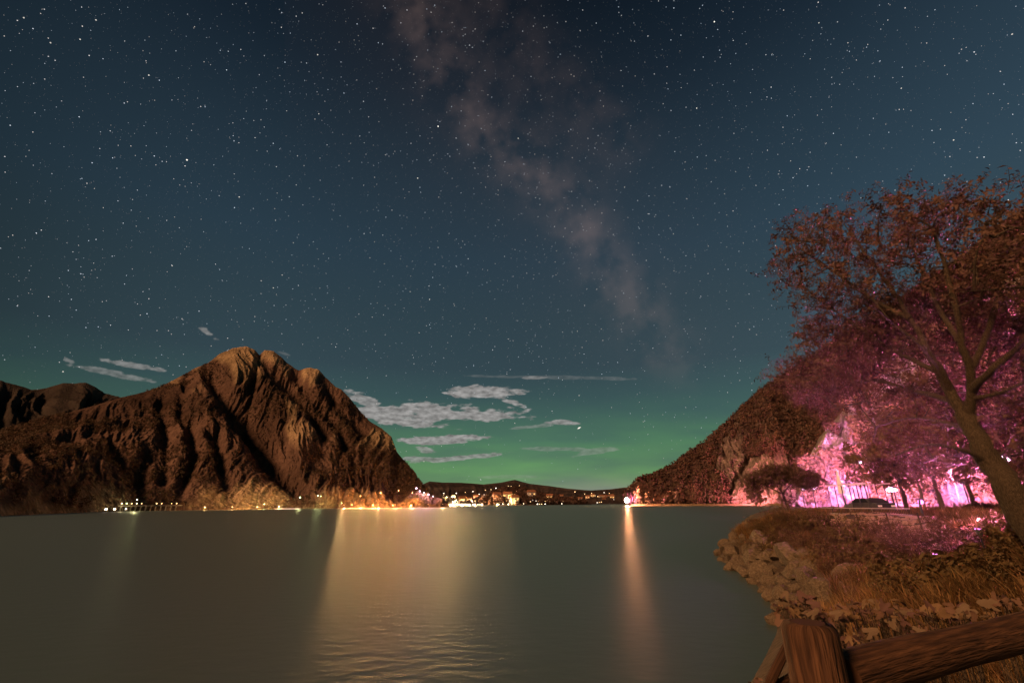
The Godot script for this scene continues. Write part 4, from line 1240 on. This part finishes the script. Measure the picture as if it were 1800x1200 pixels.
func near_plants() -> void:
	# grass over the bank
	var tufts := [tuft(301, 26, 0.42, 0.8), tuft(302, 26, 0.55, 0.9)]
	var spots := [[], []]
	var tints := [[], []]
	var tries := 0
	while spots[0].size() + spots[1].size() < 15000 and tries < 60000:
		tries += 1
		var az := deg_to_rad(rng.randf_range(16, 62))
		var r := 3.0 * pow(26.0, pow(rng.randf(), 0.8))
		var p := ground(Vector3(sin(az) * r, 0, -cos(az) * r))
		if p.y < 1.15: continue
		var q := azel(1452, 900).x; var q2 := azel(1650, 900).x
		if az > q and az < q2 and r > 23.5 and r < 51: continue
		var k := rng.randi() % 2
		var s := rng.randf_range(0.7, 1.4) * (1.0 if r < 20 else 1.25)
		spots[k].append(Transform3D(Basis(Vector3.UP, rng.randf() * TAU).scaled(Vector3(s, s, s)), p))
		var t := rng.randf_range(0.55, 1.3) * (1.0 + broad.get_noise_2d(p.x * 14, p.z * 14))
		tints[k].append(Color(t, t * rng.randf_range(0.85, 1.05), t * 0.9))
	for k in 2: many("grass", tufts[k], M.dry_grass, spots[k], null, tints[k])
	# shrubs on the bank: photo x, y of the foot, metres radius, height, kind
	var small := [sprig(311, 10, 0.30, 0.075, 0.03), sprig(312, 10, 0.26, 0.07, 0.035)]
	var broadleaf := [sprig(313, 7, 0.34, 0.13, 0.075), sprig(314, 7, 0.3, 0.12, 0.07)]
	for q in [[1345, 935, 1.3, 1.1, 0], [1338, 962, 1.2, 0.9, 0], [1372, 972, 1.3, 1.0, 1], [1410, 985, 1.2, 0.9, 0], [1390, 925, 1.8, 1.6, 0], [1440, 940, 1.6, 1.3, 1], [1425, 965, 1.3, 1.0, 0], [1480, 965, 1.5, 1.0, 0], [1535, 970, 1.6, 1.1, 1], [1590, 975, 1.5, 1.0, 0], [1515, 1000, 1.1, 0.8, 0], [1575, 1015, 1.1, 0.8, 1], [1640, 960, 1.2, 1.0, 0], [1620, 1010, 1.0, 0.8, 0], [1460, 990, 1.1, 0.8, 1], [1545, 1000, 1.2, 0.9, 0], [1490, 1018, 0.9, 0.6, 0], [1600, 1035, 0.9, 0.7, 1], [1410, 945, 1.5, 1.2, 0], [1370, 950, 1.3, 1.0, 0], [1560, 945, 1.4, 1.0, 0], [1500, 945, 1.3, 0.9, 1]]:
		shrub("bank_shrub", "dense %s shrub over the boulders of the bank" % ["fine-leaved brown", "broad-leaved brown"][q[4]], "shrub", "%s shrubs of the bank" % ["fine-leaved", "broad-leaved"][q[4]], on_land(q[0], q[1]), q[2], q[3], int(330 * q[2]), broadleaf if q[4] else small, M.bush_leaf)
	for q in [[1655, 935, 0.9, 0.9, 0], [1700, 965, 0.8, 0.8, 1], [1745, 985, 0.75, 0.8, 0], [1790, 950, 0.8, 0.9, 1], [1680, 1010, 0.7, 0.6, 0], [1735, 1040, 0.6, 0.55, 1], [1785, 1045, 0.6, 0.6, 0], [1620, 1055, 0.6, 0.5, 0], [1690, 900, 1.1, 1.2, 0], [1835, 900, 1.0, 1.2, 1], [1740, 905, 0.9, 1.0, 1], [1660, 1065, 0.45, 0.4, 1], [1840, 1000, 0.7, 0.8, 0]]:
		shrub("mound_shrub", "low %s shrub on the mound below the leaning tree" % ["feathery", "leafy"][q[4]], "shrub", "%s shrubs on the mound" % ["feathery", "leafy"][q[4]], on_land(q[0], q[1]), q[2], q[3], int(520 * q[2]), broadleaf if q[4] else small, M.bush_leaf)
	# big lobed leaves behind the fence: photo x, y, metres away, leaves
	var leaves := [lobed_leaf(321), lobed_leaf(322), lobed_leaf(323)]
	var tone := []
	for k in 4:
		var m: StandardMaterial3D = M.big_leaf.duplicate()
		m.resource_name = "lobed_leaf_%d" % k
		m.albedo_color = [lin(0.12, 0.07, 0.042), lin(0.15, 0.095, 0.046), lin(0.095, 0.052, 0.04), lin(0.125, 0.088, 0.05)][k]
		tone.append(m)
	for q in [[1400, 1070, 4.6, 64, 44, 26], [1455, 1088, 4.3, 56, 40, 26], [1540, 1078, 5.0, 66, 60, 30], [1606, 1092, 4.6, 50, 50, 30], [1672, 1080, 4.6, 30, 50, 26], [1505, 1128, 3.8, 40, 50, 26], [1760, 1066, 4.2, 22, 50, 26], [1328, 1204, 3.0, 7, 16, 8]]:
		var mid := at_range(q[0], q[1], q[2])
		var root := ground(mid)
		if root.y > mid.y - 0.15: root.y = mid.y - 0.15
		var label := "plant with large lobed brown leaves behind the log fence"
		if q[3] == 7: label = "tiny red-brown lobed plant over the water beside the fence"
		var o := thing("lobed_plant", label, "plant", root, "lobed plants behind the log fence" if q[3] != 7 else "")
		var stems := Builder.new()
		for k in q[3]:
			var p := at_range(q[0] + rng.randf_range(-q[4], q[4]) * 0.75, q[1] + rng.randf_range(-q[5], q[5]) * 0.75, q[2] + rng.randf_range(-0.45, 0.45))
			var l := obj("leaf", leaves[rng.randi() % 3], tone[rng.randi() % 4], o)
			var out := Vector3(rng.randfn() * 0.6, 0.8, rng.randfn() * 0.6 + 0.55).normalized()
			var s := rng.randf_range(0.036, 0.072) * (0.9 if q[3] == 7 else 1.0)
			l.transform = Transform3D(turned(out, rng.randf() * TAU).scaled(Vector3.ONE * s), p - root)
			stems.tube([Vector3(rng.randf_range(-.05, .05), -0.1, 0), (p - root) * 0.55 + Vector3(0, 0.06, 0), p - root - out * 0.02], [0.008, 0.006, 0.003], 4, false)
		obj("stems", stems.mesh(), M.bark, o).set_meta("kind", "stuff")

func big_tree() -> void:
	var base := at_range(1806, 915, 11.3)
	var o := thing("leaning_tree", "big leaning broadleaf tree with forked trunk and wide windblown crown", "tree", base)
	var at := func(x: float, y: float, d: float) -> Vector3: return at_range(x, y, d)
	var limbs := [
		[[base - Vector3(-0.5, 1.6, 0), at.call(1780, 872, 11.3), at.call(1750, 818, 11.4), at.call(1718, 765, 11.5), at.call(1694, 724, 11.6)], 0.23, 0.13],
		[[at.call(1700, 734, 11.6), at.call(1672, 690, 11.7), at.call(1645, 645, 11.8), at.call(1620, 595, 12.0), at.call(1588, 540, 12.2), at.call(1548, 480, 12.3), at.call(1508, 425, 12.4)], 0.115, 0.025],
		[[at.call(1700, 736, 11.6), at.call(1712, 694, 11.4), at.call(1706, 650, 11.2), at.call(1690, 605, 11.0), at.call(1682, 540, 10.8), at.call(1660, 470, 10.7), at.call(1640, 400, 10.6)], 0.10, 0.025],
		[[at.call(1709, 690, 11.4), at.call(1740, 655, 11.0), at.call(1775, 622, 10.8), at.call(1815, 590, 10.6), at.call(1870, 550, 10.4)], 0.075, 0.03],
		[[at.call(1682, 708, 11.7), at.call(1640, 695, 12.2), at.call(1590, 682, 12.7), at.call(1540, 668, 13.1), at.call(1495, 676, 13.4), at.call(1450, 690, 13.6)], 0.075, 0.018],
		[[at.call(1652, 655, 11.8), at.call(1600, 630, 12.4), at.call(1545, 600, 12.9), at.call(1490, 560, 13.3), at.call(1430, 520, 13.6)], 0.06, 0.015],
		[[at.call(1600, 560, 12.1), at.call(1540, 530, 12.2), at.call(1470, 480, 12.3), at.call(1410, 440, 12.4)], 0.06, 0.015],
		[[at.call(1706, 650, 11.2), at.call(1735, 590, 11.2), at.call(1758, 520, 11.3), at.call(1770, 440, 11.4), at.call(1760, 385, 11.4)], 0.07, 0.02],
		[[at.call(1688, 600, 11.0), at.call(1650, 540, 11.4), at.call(1620, 470, 11.8), at.call(1590, 390, 12.0)], 0.06, 0.015],
		[[at.call(1672, 690, 11.7), at.call(1648, 640, 11.3), at.call(1612, 600, 11.0), at.call(1570, 570, 10.8)], 0.07, 0.02],
		[[at.call(1745, 812, 11.4), at.call(1690, 790, 11.0), at.call(1630, 782, 10.7), at.call(1575, 800, 10.5)], 0.05, 0.012],
		[[at.call(1716, 768, 11.5), at.call(1660, 742, 11.9), at.call(1600, 735, 12.3), at.call(1540, 750, 12.6)], 0.05, 0.012],
		[[at.call(1712, 700, 11.4), at.call(1760, 690, 11.2), at.call(1815, 668, 11.0), at.call(1880, 660, 10.8)], 0.05, 0.015]]
	# outline of the crown in the photograph; depth comes from the limbs
	var outline := PackedVector2Array()
	for q in [[1345, 652], [1348, 622], [1380, 632], [1408, 600], [1418, 565], [1412, 520], [1366, 492], [1372, 436], [1392, 376], [1435, 368], [1478, 372], [1516, 404], [1532, 352], [1590, 334], [1650, 346], [1680, 358], [1712, 340], [1768, 348], [1800, 352], [1900, 420], [1940, 600], [1920, 800], [1840, 850], [1720, 840], [1640, 830], [1570, 828], [1520, 770], [1450, 725], [1400, 690]]: outline.append(Vector2(q[0], q[1]))
	var ends := []
	var tries := 0
	while ends.size() < 640 and tries < 30000:
		tries += 1
		var x := rng.randf_range(1345, 1930); var y := rng.randf_range(335, 850)
		if not Geometry2D.is_point_in_polygon(Vector2(x, y), outline): continue
		if broad.get_noise_2d(x * 2.4, y * 3.0) + fine.get_noise_2d(x * 1.5, y * 1.9) * 0.6 < -0.08: continue
		if y < 520 and broad.get_noise_2d(x * 5.0 + 70, y * 6.5) + fine.get_noise_2d(x * 2.2, y * 2.6) * 0.5 < 0.02: continue
		if y > 700 and rng.randf() < 0.62: continue
		if x > 1700 and y > 560 and rng.randf() < 0.4: continue
		ends.append(at_range(x, y, 12.0 + (1650.0 - x) * 0.003 + (absf(rng.randfn()) * 1.7 if y > 520 else rng.randfn() * 1.2)))
	tree(o, limbs, ends, [sprig(401, 9, 0.26, 0.08, 0.036), sprig(402, 9, 0.22, 0.085, 0.04), sprig(403, 8, 0.28, 0.08, 0.034)], 10, 0.40, M.bark, M.leaf)

func fence() -> void:
	# log post with a sawn, rounded top
	var top := EYE + ray(1421, 1101) * 1.5
	var o := thing("log_fence", "reddish-brown round log fence with thick post and sloping rail", "fence", Vector3(top.x, top.y - 1.2, top.z))
	var org := o.position
	var b := Builder.new()
	var pts := []; var rr := []
	for k in 14:
		pts.append(Vector3(0, 1.2 * k / 13.0 - 0.02, 0)); rr.append(0.083)
	pts.append_array([Vector3(0, 1.197, 0), Vector3(0, 1.209, 0), Vector3(0, 1.213, 0)]); rr.append_array([0.081, 0.072, 0.05])
	b.tube(pts, rr, 28, true, 0.025)
	obj("post", b.mesh(), M.timber, o)
	var rail_y := top.y - 0.165
	var p0 := on_plane(1478, 1192, rail_y); var p1 := on_plane(1800, 1108, rail_y)
	var far := p1 + (p1 - p0) * 0.8
	pts = []; rr = []
	for k in 25:
		var f := k / 24.0
		pts.append(p0.lerp(far, f) - org + Vector3(0, sin(f * 9.0) * 0.004, 0)); rr.append(0.07 + 0.003 * sin(f * 13.0))
	b = Builder.new()
	b.tube(pts, rr, 20, true, 0.03)
	obj("rail", b.mesh(), M.timber, o)
	# lower rail, brace and the thin handrail that drops to the water side
	b = Builder.new()
	b.tube([EYE + ray(1455, 1150) * 1.56 - org, EYE + ray(1560, 1230) * 1.5 - org, EYE + ray(1680, 1320) * 1.44 - org], [0.035, 0.036, 0.036], 14, true, 0.04)
	obj("brace", b.mesh(), M.timber, o)
	b = Builder.new()
	b.tube([EYE + ray(1392, 1120) * 1.6 - org, EYE + ray(1368, 1168) * 1.6 - org, EYE + ray(1335, 1240) * 1.6 - org], [0.015, 0.016, 0.016], 12, true, 0.04)
	obj("handrail", b.mesh(), M.timber, o)
	b = Builder.new()
	b.tube([EYE + ray(1412, 1180) * 1.6 - org, EYE + ray(1362, 1203) * 1.62 - org, EYE + ray(1300, 1235) * 1.64 - org], [0.012, 0.012, 0.012], 10, true, 0.04)
	obj("brace", b.mesh(), M.timber, o)
	# the next post, beyond the frame
	var np := p0.lerp(far, 0.97) - org
	b = Builder.new()
	b.tube([Vector3(np.x, 0.0, np.z - 0.1), Vector3(np.x, 1.19, np.z - 0.1), Vector3(np.x, 1.21, np.z - 0.1)], [0.083, 0.082, 0.06], 24, true, 0.025)
	obj("post", b.mesh(), M.timber, o)
